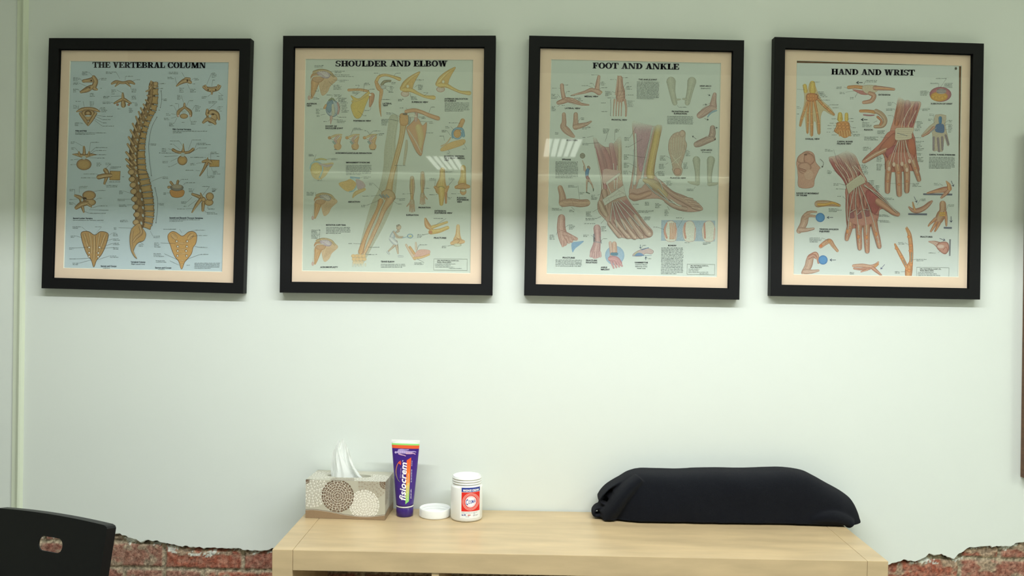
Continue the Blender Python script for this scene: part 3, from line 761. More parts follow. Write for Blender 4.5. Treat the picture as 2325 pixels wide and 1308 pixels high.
for i in range(90):
    a = 2 * PI * i / 90; c_, s2 = math.cos(a), math.sin(a)
    r_ = bmesh.ops.create_cube(bm, size=1.0)
    for v in r_['verts']:
        x = RL - .0002 + v.co.x * .0007; y = v.co.y * .0012; v.co = Vector((x * c_ - y * s2, x * s2 + y * c_, HL * .5 + v.co.z * (HL - .006)))
from_bm('grip_ribs', bm, M_WPL, lid)

# ------------------------------------------------------------------ dark towel folded over a bolster
def TW_(x, y): return (1320 + x / 3.229, 1040 + y / 3.229)
M_TOWEL = mat('navy_terry', (15, 18, 26), .95, .1, var=(900, .35), bump=(1100, 1.0, .0035), sheen=.06)
tf = at_z(*TW_(900, 490), TZ).y; tmid = tf + .075; tback = -.012
print('towel front y', tf)
def towel():
    prof = [(150, 250), (200, 205), (240, 172), (300, 132), (350, 106), (430, 88), (550, 88), (700, 93), (850, 85), (1000, 82), (1200, 86), (1350, 81), (1480, 80), (1620, 100), (1700, 135),
            (1800, 190), (1920, 255), (1965, 300), (1996, 370), (2012, 440), (2016, 475)]
    bm = bmesh.new(); rings = []; NA = 40
    P = catmull(prof, 6)
    P = [p for p in P if p[0] > 215]
    for i, (px, py) in enumerate(P):
        w = at_y(*TW_(px, py), tmid); x = w.x; zt = w.z
        u = i / (len(P) - 1)
        e = min(1, (px - 205) / 200) ** .5; e2 = max(0, min(1, (2022 - px) / 170)) ** .5
        hd = .078 * (.45 + .55 * e) * (.30 + .70 * e2)
        h = max(zt - TZ, .012)
        r = []
        for k in range(NA + 1):
            a = PI * k / NA; c = math.cos(a); s = math.sin(a)
            yy = (tmid + .004) - (abs(c) ** .62) * (1 if c > 0 else -1) * hd
            z = TZ + .001 + (s ** .62 if s > 0 else 0) * h
            n = noise.noise(Vector((x * 5, yy * 9, z * 9))) * .006 + noise.noise(Vector((x * 16, yy * 20, z * 20))) * .0022
            yy -= n * (1 if c > -.2 else 0); z += n * .4 * s
            r.append(bm.verts.new((x, min(yy, tback), z)))
        rings.append(r)
    for a_, b_ in zip(rings[:-1], rings[1:]):
        for k in range(NA): bm.faces.new((a_[k], a_[k + 1], b_[k + 1], b_[k]))
        bm.faces.new((a_[0], b_[0], b_[NA], a_[NA]))
    bm.faces.new(rings[0]); bm.faces.new(rings[-1])
    def roll(pts, yc, n=5):      # pts: crop px x, y, radius px, y offset, flatten
        P = catmull(pts, n); rr = []
        for i, p in enumerate(P):
            w = at_y(*TW_(p[0], p[1]), yc + p[3]); q0 = P[max(0, i - 1)]; q1 = P[min(len(P) - 1, i + 1)]
            a0 = at_y(*TW_(q0[0], q0[1]), yc + q0[3]); a1 = at_y(*TW_(q1[0], q1[1]), yc + q1[3]); d = (a1 - a0).normalized()
            uu = d.cross(Vector((0, 1, 0))).normalized(); vv = d.cross(uu); rad = p[2] / 3.229 / 800
            rr.append([bm.verts.new(w + uu * math.cos(2 * PI * k / 16) * rad + vv * math.sin(2 * PI * k / 16) * p[4]) for k in range(16)])
        for a_, b_ in zip(rr[:-1], rr[1:]):
            for k in range(16): bm.faces.new((a_[k], a_[(k + 1) % 16], b_[(k + 1) % 16], b_[k]))
        bm.faces.new(rr[0]); bm.faces.new(rr[-1])
    # upper folded layer with its open loop, at the back left
    roll([(430, 130, 40, .0, .05), (340, 165, 52, .0, .05), (250, 222, 46, .0, .045), (175, 280, 30, -.005, .04)], tmid + .012)
    roll([(128, 285, 9, -.02, .035), (150, 255, 9, -.02, .035), (200, 205, 12, -.01, .035), (290, 150, 14, 0, .035)], tmid + .0)
    roll([(127, 282, 8, -.02, .035), (133, 306, 8, -.02, .035), (160, 322, 8, -.02, .03), (205, 326, 8, -.01, .03)], tmid + .0)
    # thick front layer turning over to the lower left
    roll([(420, 150, 40, .0, .03), (350, 215, 52, -.008, .034), (290, 285, 56, -.012, .036), (245, 350, 58, -.012, .034), (200, 410, 58, -.008, .03), (190, 436, 42, -.006, .028)], tf + .040)
    roll([(150, 452, 20, 0, .03), (220, 458, 22, 0, .03), (400, 455, 24, 0, .03)], tf + .035)
    roll([(240, 240, 60, 0, .03), (170, 300, 45, 0, .03), (150, 380, 40, 0, .03), (160, 430, 30, 0, .03)], tmid + .035)
    # little rolled tail at the lower left
    roll([(92, 372, 15, 0, .028), (86, 396, 13, 0, .028), (95, 412, 11, 0, .025), (140, 410, 14, 0, .025)], tf + .055)
    roll([(95, 365, 12, 0, .028), (130, 347, 12, 0, .03), (185, 345, 14, 0, .03)], tf + .06)
    roll([(140, 375, 16, 0, .02), (160, 400, 18, 0, .02), (150, 430, 18, 0, .02)], tf + .04)
    # drooping right end
    roll([(1600, 450, 40, .01, .03), (1740, 425, 56, -.004, .034), (1860, 428, 60, -.010, .032), (1945, 462, 46, -.010, .026), (1976, 485, 34, -.010, .022)], tf + .030)
    roll([(1700, 300, 70, .0, .03), (1850, 330, 75, .0, .03), (1940, 380, 60, .0, .028), (1978, 440, 38, .0, .024)], tf + .055)
    for v in bm.verts:
        if v.co.z < TZ + .0045 and v.co.x < TX0 + TW + .004: v.co.z = TZ + .0045
        if v.co.y > tback: v.co.y = tback
    o = from_bm('towel', bm, M_TOWEL, None, True)
    md = o.modifiers.new('weld', 'REMESH'); md.mode = 'VOXEL'; md.voxel_size = .0028; md.use_smooth_shade = True
    sm = o.modifiers.new('soften', 'SMOOTH'); sm.factor = .6; sm.iterations = 4
    tag(o, 'dark navy towel folded into a long roll on the right of the shelf unit', 'towel')
    return o
towel()

# ------------------------------------------------------------------ black chair, lower left
CTH = 21
M_CHAIR = mat('black_chair_plastic', (9, 9, 12), .45, .35, bump=(700, .15, .0006)); M_CMET = mat('black_chair_metal', (26, 26, 28), .35, .5)
cth = math.radians(CTH); lean = math.radians(9)
cax = Vector((math.cos(cth), -math.sin(cth), 0)); cup = Vector((math.sin(cth) * math.sin(lean), math.cos(cth) * math.sin(lean), math.cos(lean)))
cn = cax.cross(cup).normalized()          # points towards the camera side
P0 = at_y(247, 1194, -.47)
def on_plane(px, py):
    d = ray(px, py); t = (P0 - CAM).dot(cn) / d.dot(cn); w = CAM + d * t - P0
    return (w.dot(cax), w.dot(cup))
hc = on_plane(117, 1236); hl, hr = on_plane(90, 1236), on_plane(145, 1238); ht, hb = on_plane(117, 1219), on_plane(117, 1253)
tr = on_plane(247, 1194); rb = on_plane(229, 1308); t0 = on_plane(0, 1165); t1 = on_plane(117, 1178.5)
print('chair top z', P0.z, 'hole', hc, 'half width', tr[0] - hc[0], 'top', t0, t1, 'right bottom', rb)
HWD = tr[0] - hc[0] + .016
chair_c = P0 + cax * (hc[0] - .016)
ch = tag(empty('folding_chair', (chair_c.x, chair_c.y, 0), -cth), 'black chair with an oblong grip hole in its backrest, in front of the brick', 'chair')
ZT = P0.z
def cl(u, w, o=0.0):       # chair local: u from centre, w along the back below P0, o outwards to the sitter
    v = cup * w + cn * o
    fy = v.dot(Vector((math.sin(cth), math.cos(cth), 0)))
    return Vector((u, fy, ZT + v.z))
sl = (tr[0] - rb[0]) / (tr[1] - rb[1])
def top_w(u):               # crown of the top edge
    return .006 * (1 - (u / HWD) ** 2)
def back():
    H = -.36; bm = bmesh.new(); out = []
    n = 26; hw = HWD - .012
    for i in range(n + 1):
        u = -hw + 2 * hw * i / n; out.append((u, top_w(u)))
    out += [(HWD - .004, -.002), (HWD - .0005, -.007)]
    for i in range(1, 15): w = H * i / 14; out.append((HWD + sl * w, w))
    lower = [(-(u), w) for u, w in out[n + 1:]][::-1]
    out += lower
    hw2 = (hr[0] - hl[0]) / 2; hh = (ht[1] - hb[1]) / 2; hx = .016; hy = hc[1]; r = hh * .92
    hole = []
    for cx, cy, a0 in ((hw2 - r, hh - r, 0), (-(hw2 - r), hh - r, 90), (-(hw2 - r), -(hh - r), 180), (hw2 - r, -(hh - r), 270)):
        for k in range(9):
            a = math.radians(a0 + 90 * k / 8); hole.append((hx + cx + r * math.cos(a), hy + cy + r * math.sin(a)))
    tri = tessellate_polygon([[Vector((u, w, 0)) for u, w in out], [Vector((u, w, 0)) for u, w in hole]])
    allp = out + hole
    T = .0035; RIM = -.024
    front = [bm.verts.new(cl(u, w, T)) for u, w in allp]; back_ = [bm.verts.new(cl(u, w, 0)) for u, w in allp]
    for t in tri:
        bm.faces.new([front[i] for i in t]); bm.faces.new([back_[i] for i in t][::-1])
    n1 = len(out)
    for i in range(n1, len(allp)):
        j = n1 + (i + 1 - n1) % (len(allp) - n1); bm.faces.new((front[i], front[j], back_[j], back_[i]))
    # rim turned away from the sitter all round
    def inn(u, w): return (u * .985, w - .004 if w > -.1 else w + .004 * (w < -.3))
    ro = [bm.verts.new(cl(u, w, RIM)) for u, w in out]; ri = [bm.verts.new(cl(*inn(u, w), RIM)) for u, w in out]; rb_ = [bm.verts.new(cl(*inn(u, w), 0)) for u, w in out]
    for i in range(n1):
        j = (i + 1) % n1
        bm.faces.new((front[i], front[j], ro[j], ro[i])); bm.faces.new((ro[i], ro[j], ri[j], ri[i])); bm.faces.new((ri[i], ri[j], rb_[j], rb_[i]))
    me = bpy.data.meshes.new('backrest'); bm.to_mesh(me); bm.free(); o = link_mesh('backrest', me, M_CHAIR, ch)
    bv = o.modifiers.new('soft_edge', 'BEVEL'); bv.width = .0016; bv.segments = 3; bv.limit_method = 'ANGLE'; bv.angle_limit = math.radians(40)
back()
# seat and folding legs (below the picture)
ub = HWD - .02; yb = cl(0, -.36).y
def leg(name, a, b):
    bm = bmesh.new(); add_tube3(bm, [a, b], .011, 12, 2); from_bm(name, bm, M_CMET, ch, True)
for s in (-1, 1):
    leg('leg', cl(s * (HWD - .018), -.12, -.012), Vector((s * (HWD + .015), yb - .40, .0115)))
    leg('leg', Vector((s * (HWD - .035), yb - .30, .43)), Vector((s * (HWD - .035), yb + .10, .0115)))
leg('stretcher', Vector((-HWD + .035, yb + .04, .12)), Vector((HWD - .035, yb + .04, .12)))
leg('stretcher', Vector((-HWD - .01, yb - .33, .13)), Vector((HWD + .01, yb - .33, .13)))
bm = bmesh.new(); add_box(bm, -HWD + .01, HWD - .01, yb - .36, yb - .02, .435, .455, .008); from_bm('seat', bm, M_CHAIR, ch)

# ------------------------------------------------------------------ frames
M_FRAME = mat('black_frame_wood', (8, 9, 11), .6, .25, bump=(400, .08, .0004))
M_FRAMEB = mat('brown_frame_wood', (96, 66, 42), .5, .4, var=(40, .12, (1, 1, 6)))
M_MAT = mat('pinkish_card_mount', (244, 219, 196), .85, .2)
M_MATCUT = mat('mount_cut_edge', (244, 240, 226), .8, .2)
M_BACKB = mat('brown_backing', (128, 96, 68), .85, .2, var=(60, .1))
M_GLASS = bpy.data.materials.new('picture_glass'); M_GLASS.use_nodes = True
nt = M_GLASS.node_tree; nt.nodes.clear(); o_ = nt.nodes.new('ShaderNodeOutputMaterial'); mx = nt.nodes.new('ShaderNodeMixShader')
tr_ = nt.nodes.new('ShaderNodeBsdfTransparent'); tr_.inputs[0].default_value = (.97, .985, .975, 1); gl = nt.nodes.new('ShaderNodeBsdfGlossy'); gl.inputs['Roughness'].default_value = .02
fr = nt.nodes.new('ShaderNodeLayerWeight'); fr.inputs[0].default_value = .5      # the pane reflects alike from either side
pw = nt.nodes.new('ShaderNodeMath'); pw.operation = 'POWER'; pw.inputs[1].default_value = 5.0; mu = nt.nodes.new('ShaderNodeMath'); mu.operation = 'MULTIPLY_ADD'; mu.inputs[1].default_value = .92; mu.inputs[2].default_value = .08
nt.links.new(fr.outputs['Facing'], pw.inputs[0]); nt.links.new(pw.outputs[0], mu.inputs[0])
nt.links.new(mu.outputs[0], mx.inputs[0]); nt.links.new(tr_.outputs[0], mx.inputs[1]); nt.links.new(gl.outputs[0], mx.inputs[2]); nt.links.new(mx.outputs[0], o_.inputs[0])
M_INK = ink_mat('chart_ink', .55, .3, .09, 520)
DEP = .032
def loop_mesh(name, loops, m, parent, org, close=False, fill=False):
    vs = [p - org for L in loops for p in L]; fs = []
    for k in range(len(loops) - 1):
        for i in range(4):
            j = (i + 1) % 4; fs.append((4 * k + i, 4 * k + j, 4 * k + 4 + j, 4 * k + 4 + i))
    if fill: fs.append(tuple(4 * (len(loops) - 1) + i for i in range(4)))
    return from_data(name, vs, fs, m, parent)
def inset(L, d):
    c = sum(L, Vector()) / 4; return [p + Vector((math.copysign(d, c.x - p.x), 0, math.copysign(d, c.z - p.z))) for p in L]
def withy(L, y): return [Vector((p.x, y, p.z)) for p in L]
def framed(name, label, outer, inner, opening, sheet, paper, crop_x, m_frame=M_FRAME, depth=DEP):
    """corner lists: picture px TL TR BR BL, each turned into points of its own plane on the wall"""
    O = [at_y(x, y, -depth) for x, y in outer]; I_ = [at_y(x, y, -depth) for x, y in inner]
    S = [at_y(x, y, -.0212) for x, y in opening]
    org = Vector((sum(p.x for p in O) / 4, 0, min(p.z for p in O)))
    root = tag(empty(name, org), label, 'framed chart' if sheet else 'picture frame')
    loop_mesh('frame', [withy(inset(O, .004), -.001), withy(O, -.001), withy(O, -depth + .0012), withy(inset(O, .0012), -depth), withy(inset(I_, -.001), -depth), withy(I_, -depth + .001), withy(I_, -.0225),
                        withy(inset(I_, -.003), -.0225), withy(inset(I_, -.003), -.001), withy(inset(O, .004), -.001)], m_frame, root, org)
    loop_mesh('backing', [withy(inset(O, .005), -.0015), withy(inset(O, .005), -.004), withy(inset(I_, .02), -.004)], M_BACKB, root, org, fill=True)
    loop_mesh('mount', [withy(inset(I_, -.0026), -.0186), withy(inset(I_, -.0026), -.0212), withy(S, -.0212)], M_MAT, root, org)
    loop_mesh('mount_bevel', [withy(S, -.0212), withy(inset(S, .0014), -.0190)], M_MATCUT, root, org)
    loop_mesh('glass', [withy(inset(I_, -.002), -.0222)[::-1]], M_GLASS, root, org, fill=True)
    if sheet:
        P = [at_y(x, y, -.0184) for x, y in sheet]
        sh = loop_mesh('printed_sheet', [withy(P, -.0181), withy(P, -.0184)], mat('chart_paper', paper, .6, .3), root, org, fill=True)
        loop_mesh('backing_card', [withy(inset(I_, -.0026), -.0172), withy(inset(I_, -.0026), -.0176)], M_BACKB, root, org, fill=True)
        def place(x, y, d):
            return at_y(crop_x + x / 4.0885, 70 + y / 4.0885, -.01845 - d) - org
        return root, sh, place
    return root, None, None
def ex(q, d=3):   # push a sheet a little behind its mount
    return [(q[0][0] - d, q[0][1] - d), (q[1][0] + d, q[1][1] - d), (q[2][0] + d, q[2][1] + d), (q[3][0] - d, q[3][1] + d)]
op1 = [(158.8, 138), (519.5, 141), (504.4, 617.7), (144, 608.7)]
r1, s1, pl1 = framed('framed_chart', 'black framed chart of the vertebral column with a tall brown spine', [(110.6, 86.1), (569.2, 87.1), (552, 667), (93.5, 654.7)],
    [(132.6, 109.9), (544.7, 111), (530, 645), (116.7, 633)], op1, ex(op1), (200, 215, 221), 80)
op2 = [(693.4, 133.6), (1074.4, 135.5), (1068, 621), (685.5, 615.3)]
r2, s2, pl2 = framed('framed_chart', 'black framed chart titled shoulder and elbow, with a whole bent arm', [(642.5, 81), (1125.6, 80.5), (1117.7, 671), (634.7, 664.5)],
    [(666, 104.7), (1101.3, 105.5), (1094.5, 647.3), (658, 642.2)], op2, ex(op2), (211, 219, 208), 620)
op3 = [(1251.4, 134.3), (1637.4, 142.9), (1628, 629.5), (1241, 621.6)]
r3, s3, pl3 = framed('framed_chart', 'black framed chart titled foot and ankle, with two large pink feet', [(1201.5, 80.5), (1690, 91.3), (1679, 680.8), (1189.8, 671)],
    [(1224.8, 105.5), (1665.5, 114.5), (1655.7, 656.9), (1214.2, 647.8)], op3, ex(op3), (211, 220, 213), 1180)
op4 = [(1808.8, 136.8), (2184.2, 149), (2177, 629.5), (1801.7, 623.4)]
r4, s4, pl4 = framed('framed_chart', 'black framed chart titled hand and wrist, with two large red hands', [(1759.3, 83.5), (2234.6, 98.6), (2225.8, 680.4), (1749.6, 672.3)],
    [(1782, 108), (2210.6, 121.4), (2202, 657), (1774, 649)], op4, [(1805, 142.7), (2177.5, 149.5), (2175.5, 634), (1798, 628)], (216, 223, 219), 1730)
framed('picture_frame', 'brown wooden picture frame cut off by the right edge of the photo', [(2342, 300), (2890, 315), (2880, 1098), (2331, 1088)],
    [(2366, 325), (2865, 340), (2856, 1073), (2355, 1063)], [(2392, 355), (2835, 370), (2826, 1043), (2384, 1035)], None, None, 0, M_FRAMEB)

Print.hatch = True

# ------------------------------------------------------------------ chart printing
INKC = (44, 40, 52)
TXT = (98, 106, 106)
B = 1267          # lower half of a chart
class Chart:
    def __init__(s, sheet, place, wash=0.0, paper=(200, 208, 200), sheetc=(211, 220, 213)): s.sheetc = sheetc; s.wash = wash; s.paper = paper; s.sheet = sheet; s.place = place; s.zb = 2; s.cap = Print(); s.cap.z = 0
    def done(s, name, p, fade=None):
        if fade:      # the printed tone thins out towards the cut end of a limb
            y0, y1 = fade; p.c = [mixc(q, s.sheetc, min(1, max(0, (y1 - v[1]) / (y1 - y0)))) for q, v in zip(p.c, p.v)]
        if 'lettering' not in name: p.c = [mixc(q, s.paper, s.wash) for q in p.c]
        p.build(name, s.place, M_INK, s.sheet, 1)
    def lab(s, x, y, w, n, tx=None, ty=None, fx=None, fy=None):
        s.cap.micro(x, y, w, n, TXT)
        if tx is not None:
            if fx is None: fx = x - 4 if tx < x else x + w
            if fy is None: fy = y - 3
            s.cap.line([(fx, fy), (tx, ty)], 1.7, (96, 100, 98), False)
    def head(s, rows, x, y, w, h=14, pitch=19, col=(52, 52, 58), rot=.014, center=None):
        for i, t in enumerate(rows):
            ww = w * len(t) / max(len(q) for q in rows); xx = x if center is None else x + (w - ww) / 2
            s.cap.text(t, xx, y + i * pitch, ww, h, col, rot, .03)
    def finish(s, title):
        s.done('title_lettering', title); s.cap.z = 0
        for i, v in enumerate(s.cap.v): s.cap.v[i] = (v[0], v[1], 60)
        s.cap.build('caption_lettering', s.place, M_INK, s.sheet, 1)
def P(oy=0): return Print(oy)

# ================= chart 1, the vertebral column
C1 = Chart(s1, pl1, .15, (206, 190, 160))
t = P(); slab(t, 'THE VERTEBRAL COLUMN', 531, 343, 1052, 54, INKC, .003)
M1, E1, D1 = (206, 174, 126), (112, 80, 54), (78, 56, 40)
PAP1 = (186, 202, 208)
# -- spine
p = P()
redge = [(1140, 478), (1143, 560), (1141, 660), (1124, 745), (1092, 800), (1062, 868), (1042, 935), (1030, 1000), (1023, 1060), (1021, 1150), (1028, 1230), (1036, 1300), (1052, 1335), (1070, 1400), (1087, 1478), (1099, 1557), (1104, 1637), (1106, 1705), (1092, 1790), (1066, 1850)]
ledge = [(1090, 486), (1086, 562), (1082, 655), (1060, 725), (1040, 790), (1005, 850), (985, 920), (968, 990), (955, 1060), (945, 1150), (945, 1230), (948, 1290), (955, 1345), (968, 1420), (982, 1490), (998, 1560), (1008, 1640), (1012, 1700), (1008, 1770), (1000, 1825)]
RE, LE = catmull(redge, 8), catmull(ledge, 8)
tips = [(1055, 520), (1030, 562), (1040, 600), (1025, 642), (1005, 682), (980, 717), (960, 752), (935, 797), (905, 862), (885, 922), (868, 987), (858, 1052), (845, 1127), (845, 1192), (855, 1252), (868, 1312), (875, 1378), (884, 1432), (890, 1492), (898, 1562), (908, 1637), (918, 1707), (912, 1778)]
NVb = len(tips)
p.tube([(1085, 500, 30), (1075, 640, 36), (1030, 760, 40), (975, 880, 46), (940, 1000, 46), (918, 1120, 46), (915, 1240, 44), (930, 1360, 44), (952, 1480, 44), (968, 1600, 46), (975, 1700, 48), (970, 1800, 44)], (170, 134, 88), D1, cap=True)
for i, (tx, ty) in enumerate(tips):
    k = i / (NVb - 1) * (len(LE) - 1); a = LE[int(k)]; r = 9 + 9 * i / NVb
    if i < 15: p.tube([(tx, ty, r * .75), ((tx + a[0]) / 2, (ty + a[1] - 12) / 2 + 4, r), (a[0] - 14, a[1] - 14, r * 1.15)], M1, E1, 4)
    else: p.blob([(tx - 8, ty - 2), (tx + 14, ty - 26), (tx + 48, ty - 22), (tx + 54, ty + 4), (tx + 34, ty + 26), (tx + 6, ty + 22)], M1, D1)
    p.ell(tx + (a[0] - tx) * .62, ty + (a[1] - ty) * .6 + 2, 7 + i * .25, 8, (150, 112, 72), D1)
for i in range(24):
    k0 = i / 24 * (len(RE) - 1); k1 = (i + .86) / 24 * (len(RE) - 1)
    a, b = RE[int(k0)], RE[int(k1)]; c, d = LE[int(k1)], LE[int(k0)]
    m = ((a[0] + b[0]) / 2 - 5, (a[1] + b[1]) / 2); q = ((c[0] + d[0]) / 2 + 5, (c[1] + d[1]) / 2)
    p.blob([d, ((a[0] + d[0]) / 2, (a[1] + d[1]) / 2), a, m, b, ((b[0] + c[0]) / 2, (b[1] + c[1]) / 2), c, q], (198, 162, 106), D1, 3, .74)
for i, (x, y) in enumerate([(1072, 720), (1045, 750), (1027, 805), (1000, 850), (985, 900), (965, 957), (950, 1012), (935, 1072), (930, 1140), (930, 1202), (937, 1270), (945, 1345), (960, 1415), (975, 1487), (990, 1565), (1000, 1642), (1000, 1715), (985, 1785)]):
    p.ell(x, y, 6 + i * .25, 9 + i * .5, PAP1, (140, 120, 90), -.3)
p.ell(1118, 492, 22, 20, M1, E1); p.ell(1112, 520, 16, 14, M1, D1)
sac = [(965, 520), (1000, 570), (1028, 620), (1008, 678), (955, 700), (925, 740), (914, 790), (945, 848), (915, 822), (890, 772), (878, 700), (880, 620), (905, 560)]
sac = [(x, y + B) for x, y in sac]
p.poly(sac, (190, 152, 98), D1, 3)
p.tube([(975, B + 555, 14), (985, B + 610, 16), (940, B + 650, 14), (910, B + 690, 10)], M1, E1); p.tube([(900, B + 600, 12), (895, B + 680, 10), (905, B + 770, 7), (935, B + 835, 4)], M1, E1)
C1.done('spine_drawing', p)
def bone1(*tubes, name='vertebra_drawing', blobs=(), holes=(), pre=(), oy=0, m=M1, e=E1):
    p = P(oy)
    for b in pre: p.ell(*b, m, e)
    for tb_ in tubes: p.tube(tb_, m, e, 4)
    for b in blobs: p.ell(*b, m, e)
    for b in holes: p.ell(*b)
    C1.done(name, p)
R_ = (196, 140, 118)
bone1([(448, 466, 15), (500, 460, 20), (545, 452, 28)], [(542, 430, 18), (562, 470, 22), (545, 525, 24), (572, 545, 10)], [(425, 568, 12), (480, 545, 26), (520, 522, 22)], holes=[(520, 462, 9, 7, D1), (505, 530, 10, 6, E1)])
bone1([(710, 491, 9), (750, 474, 16), (815, 482, 13), (880, 474, 16), (920, 492, 9)], [(775, 484, 13), (742, 516, 5)], [(850, 484, 13), (884, 518, 5)])
bone1([(812, 580, 9), (814, 620, 15), (818, 690, 24)], [(800, 640, 16), (735, 672, 9)], [(832, 640, 16), (886, 672, 9)], holes=[(764, 686, 12, 11, R_, E1), (868, 686, 12, 11, R_, E1)])
bone1([(385, 750, 6), (430, 732, 17), (490, 722, 15), (552, 732, 17), (598, 750, 6)], [(420, 768, 15), (465, 832, 17), (490, 876, 9)], [(560, 768, 15), (518, 832, 17), (490, 876, 9)], pre=[(490, 780, 70, 55)], holes=[(490, 768, 34, 30, (150, 112, 72), D1), (490, 790, 30, 8, PAP1), (490, 764, 22, 14, M1, E1)])
bone1([(1313, 512, 7), (1350, 482, 16), (1402, 460, 24), (1440, 478, 15)], [(1396, 440, 10), (1432, 446, 12)], holes=[(1412, 462, 8, 12, D1)])
bone1([(1566, 522, 15), (1600, 540, 22), (1640, 545, 24), (1690, 535, 22), (1714, 516, 13)], [(1640, 560, 13), (1640, 588, 7)], [(1578, 508, 9), (1590, 528, 9)], [(1700, 505, 9), (1690, 528, 9)], holes=[(1605, 548, 8, 8, D1), (1675, 548, 8, 8, D1), (1582, 540, 8, 8, R_)])
bone1([(1385, 676, 9), (1385, 712, 13)], [(1380, 712, 11), (1332, 750, 17), (1325, 790, 11)], [(1392, 712, 11), (1438, 750, 17), (1445, 790, 11)], blobs=[(1380, 792, 38, 24)], holes=[(1328, 788, 9, 8, (226, 190, 190)), (1437, 788, 9, 8, (226, 190, 190)), (1382, 752, 24, 14, PAP1)])
bone1([(1598, 735, 13), (1600, 780, 20), (1640, 750, 22), (1690, 770, 18), (1705, 820, 12)], [(1560, 850, 12), (1600, 820, 20), (1650, 840, 22), (1670, 860, 14)], pre=[(1640, 800, 52, 58)], holes=[(1622, 792, 13, 14, PAP1), (1650, 775, 12, 9, D1)])
bone1([(452, 1078, 10), (455, 1130, 15), (450, 1165, 18)], [(345, 1146, 3), (400, 1152, 15), (442, 1162, 18)], [(568, 1150, 3), (508, 1152, 15), (465, 1164, 18)], [(405, 1125, 8), (410, 1150, 12)], [(500, 1125, 8), (496, 1150, 12)], blobs=[(452, 1240, 70, 54)], holes=[(452, 1178, 19, 17, PAP1), (452, 1242, 56, 42, (196, 160, 106), (176, 138, 88))])
p = P(); p.poly([(695, 1302), (790, 1304), (786, 1386), (690, 1384)], (196, 158, 98), E1, 5, False)
for q in ([(650, 1293, 20), (668, 1332, 20), (642, 1418, 10)], [(590, 1358, 22), (640, 1346, 22), (700, 1342, 18)]): p.tube(q, M1, E1)
C1.done('vertebra_drawing', p)
bone1([(372, 1530, 12), (420, 1552, 20), (440, 1590, 28)], [(382, 1642, 18), (430, 1610, 26), (482, 1600, 20)], [(450, 1682, 8), (440, 1642, 15)], [(520, 1632, 8), (490, 1612, 12)], pre=[(508, 1592, 56, 34), (500, 1527, 63, 44)], holes=[(500, 1522, 48, 28, (196, 160, 110), (180, 142, 94)), (458, 1555, 20, 10, D1), (436, 1570, 8, 16, PAP1)])
bone1([(1374, 1050, 4), (1375, 1090, 9), (1372, 1122, 18)], [(1280, 1105, 15), (1320, 1125, 13), (1362, 1132, 13)], [(1465, 1100, 15), (1430, 1125, 13), (1385, 1132, 13)], blobs=[(1366, 1202, 46, 46)], holes=[(1370, 1150, 22, 19, PAP1), (1366, 1206, 34, 32, (204, 166, 108), (184, 142, 92))])
p = P(); p.poly([(1615, 1198), (1709, 1201), (1706, 1260), (1618, 1262)], (196, 158, 98), E1, 5, False)
for q in ([(1556, 1215, 12), (1600, 1208, 18), (1630, 1222, 16)], [(1592, 1230, 16), (1562, 1290, 12), (1528, 1345, 6)], [(1600, 1180, 5), (1600, 1205, 8)]): p.tube(q, M1, E1)
p.ell(1600, 1240, 10, 12, (190, 150, 110), D1); C1.done('vertebra_drawing', p)
p = P()
p.poly([(1255, 1478), (1376, 1478), (1372, 1532), (1318, 1549), (1266, 1535)], (206, 148, 88), E1, 3)
for q in ([(1238, 1452, 13), (1262, 1450, 10)], [(1258, 1405, 12), (1278, 1432, 12)], [(1325, 1395, 12), (1318, 1425, 12)]): p.tube(q, M1, E1)
p.ell(1315, 1456, 62, 32, (140, 138, 136), (96, 90, 86)); p.ell(1315, 1446, 52, 22, (176, 164, 146), (130, 120, 108)); C1.done('vertebra_drawing', p)
bone1([(1460, 1517, 12), (1520, 1540, 17), (1562, 1566, 22)], [(1455, 1686, 6), (1500, 1612, 15), (1540, 1562, 18)], [(1555, 1668, 12), (1560, 1602, 18)], [(1535, 1508, 6), (1548, 1550, 12)], pre=[(1612, 1592, 42, 32), (1620, 1538, 38, 38)], holes=[(1562, 1566, 18, 18, (216, 184, 134), E1)])
def sacrum(pts, holes, ridges, mid, e):
    p = P(); p.poly(pts, mid, e, 5)
    for r in ridges: p.tube(r, mixc(mid, (240, 214, 160), .35), mixc(mid, e, .6))
    for x, y in holes: p.ell(x, y, 13, 12, (96, 70, 50), (150, 112, 70)); p.ell(x + 1, y + 1, 8, 8, (226, 226, 214))
    C1.done('sacrum_drawing', p)
sacrum([(425, 1880), (450, 1862), (500, 1865), (552, 1896), (600, 1865), (650, 1868), (679, 1892), (665, 1962), (640, 2030), (610, 2085), (570, 2130), (543, 2194), (520, 2130), (478, 2070), (450, 2000), (430, 1930)],
       [(500, 2010), (596, 2010), (500, 2060), (585, 2062), (500, 2095), (583, 2096)],
       [[(455, 1890, 12), (478, 1960, 12), (500, 2040, 8)], [(548, 1910, 12), (550, 2010, 14), (545, 2110, 12)], [(650, 1892, 12), (625, 1960, 12), (595, 2050, 8)], [(500, 1880, 9), (515, 1960, 9), (520, 2060, 7)], [(600, 1880, 9), (585, 1960, 9), (575, 2060, 7)]], (184, 144, 90), D1)
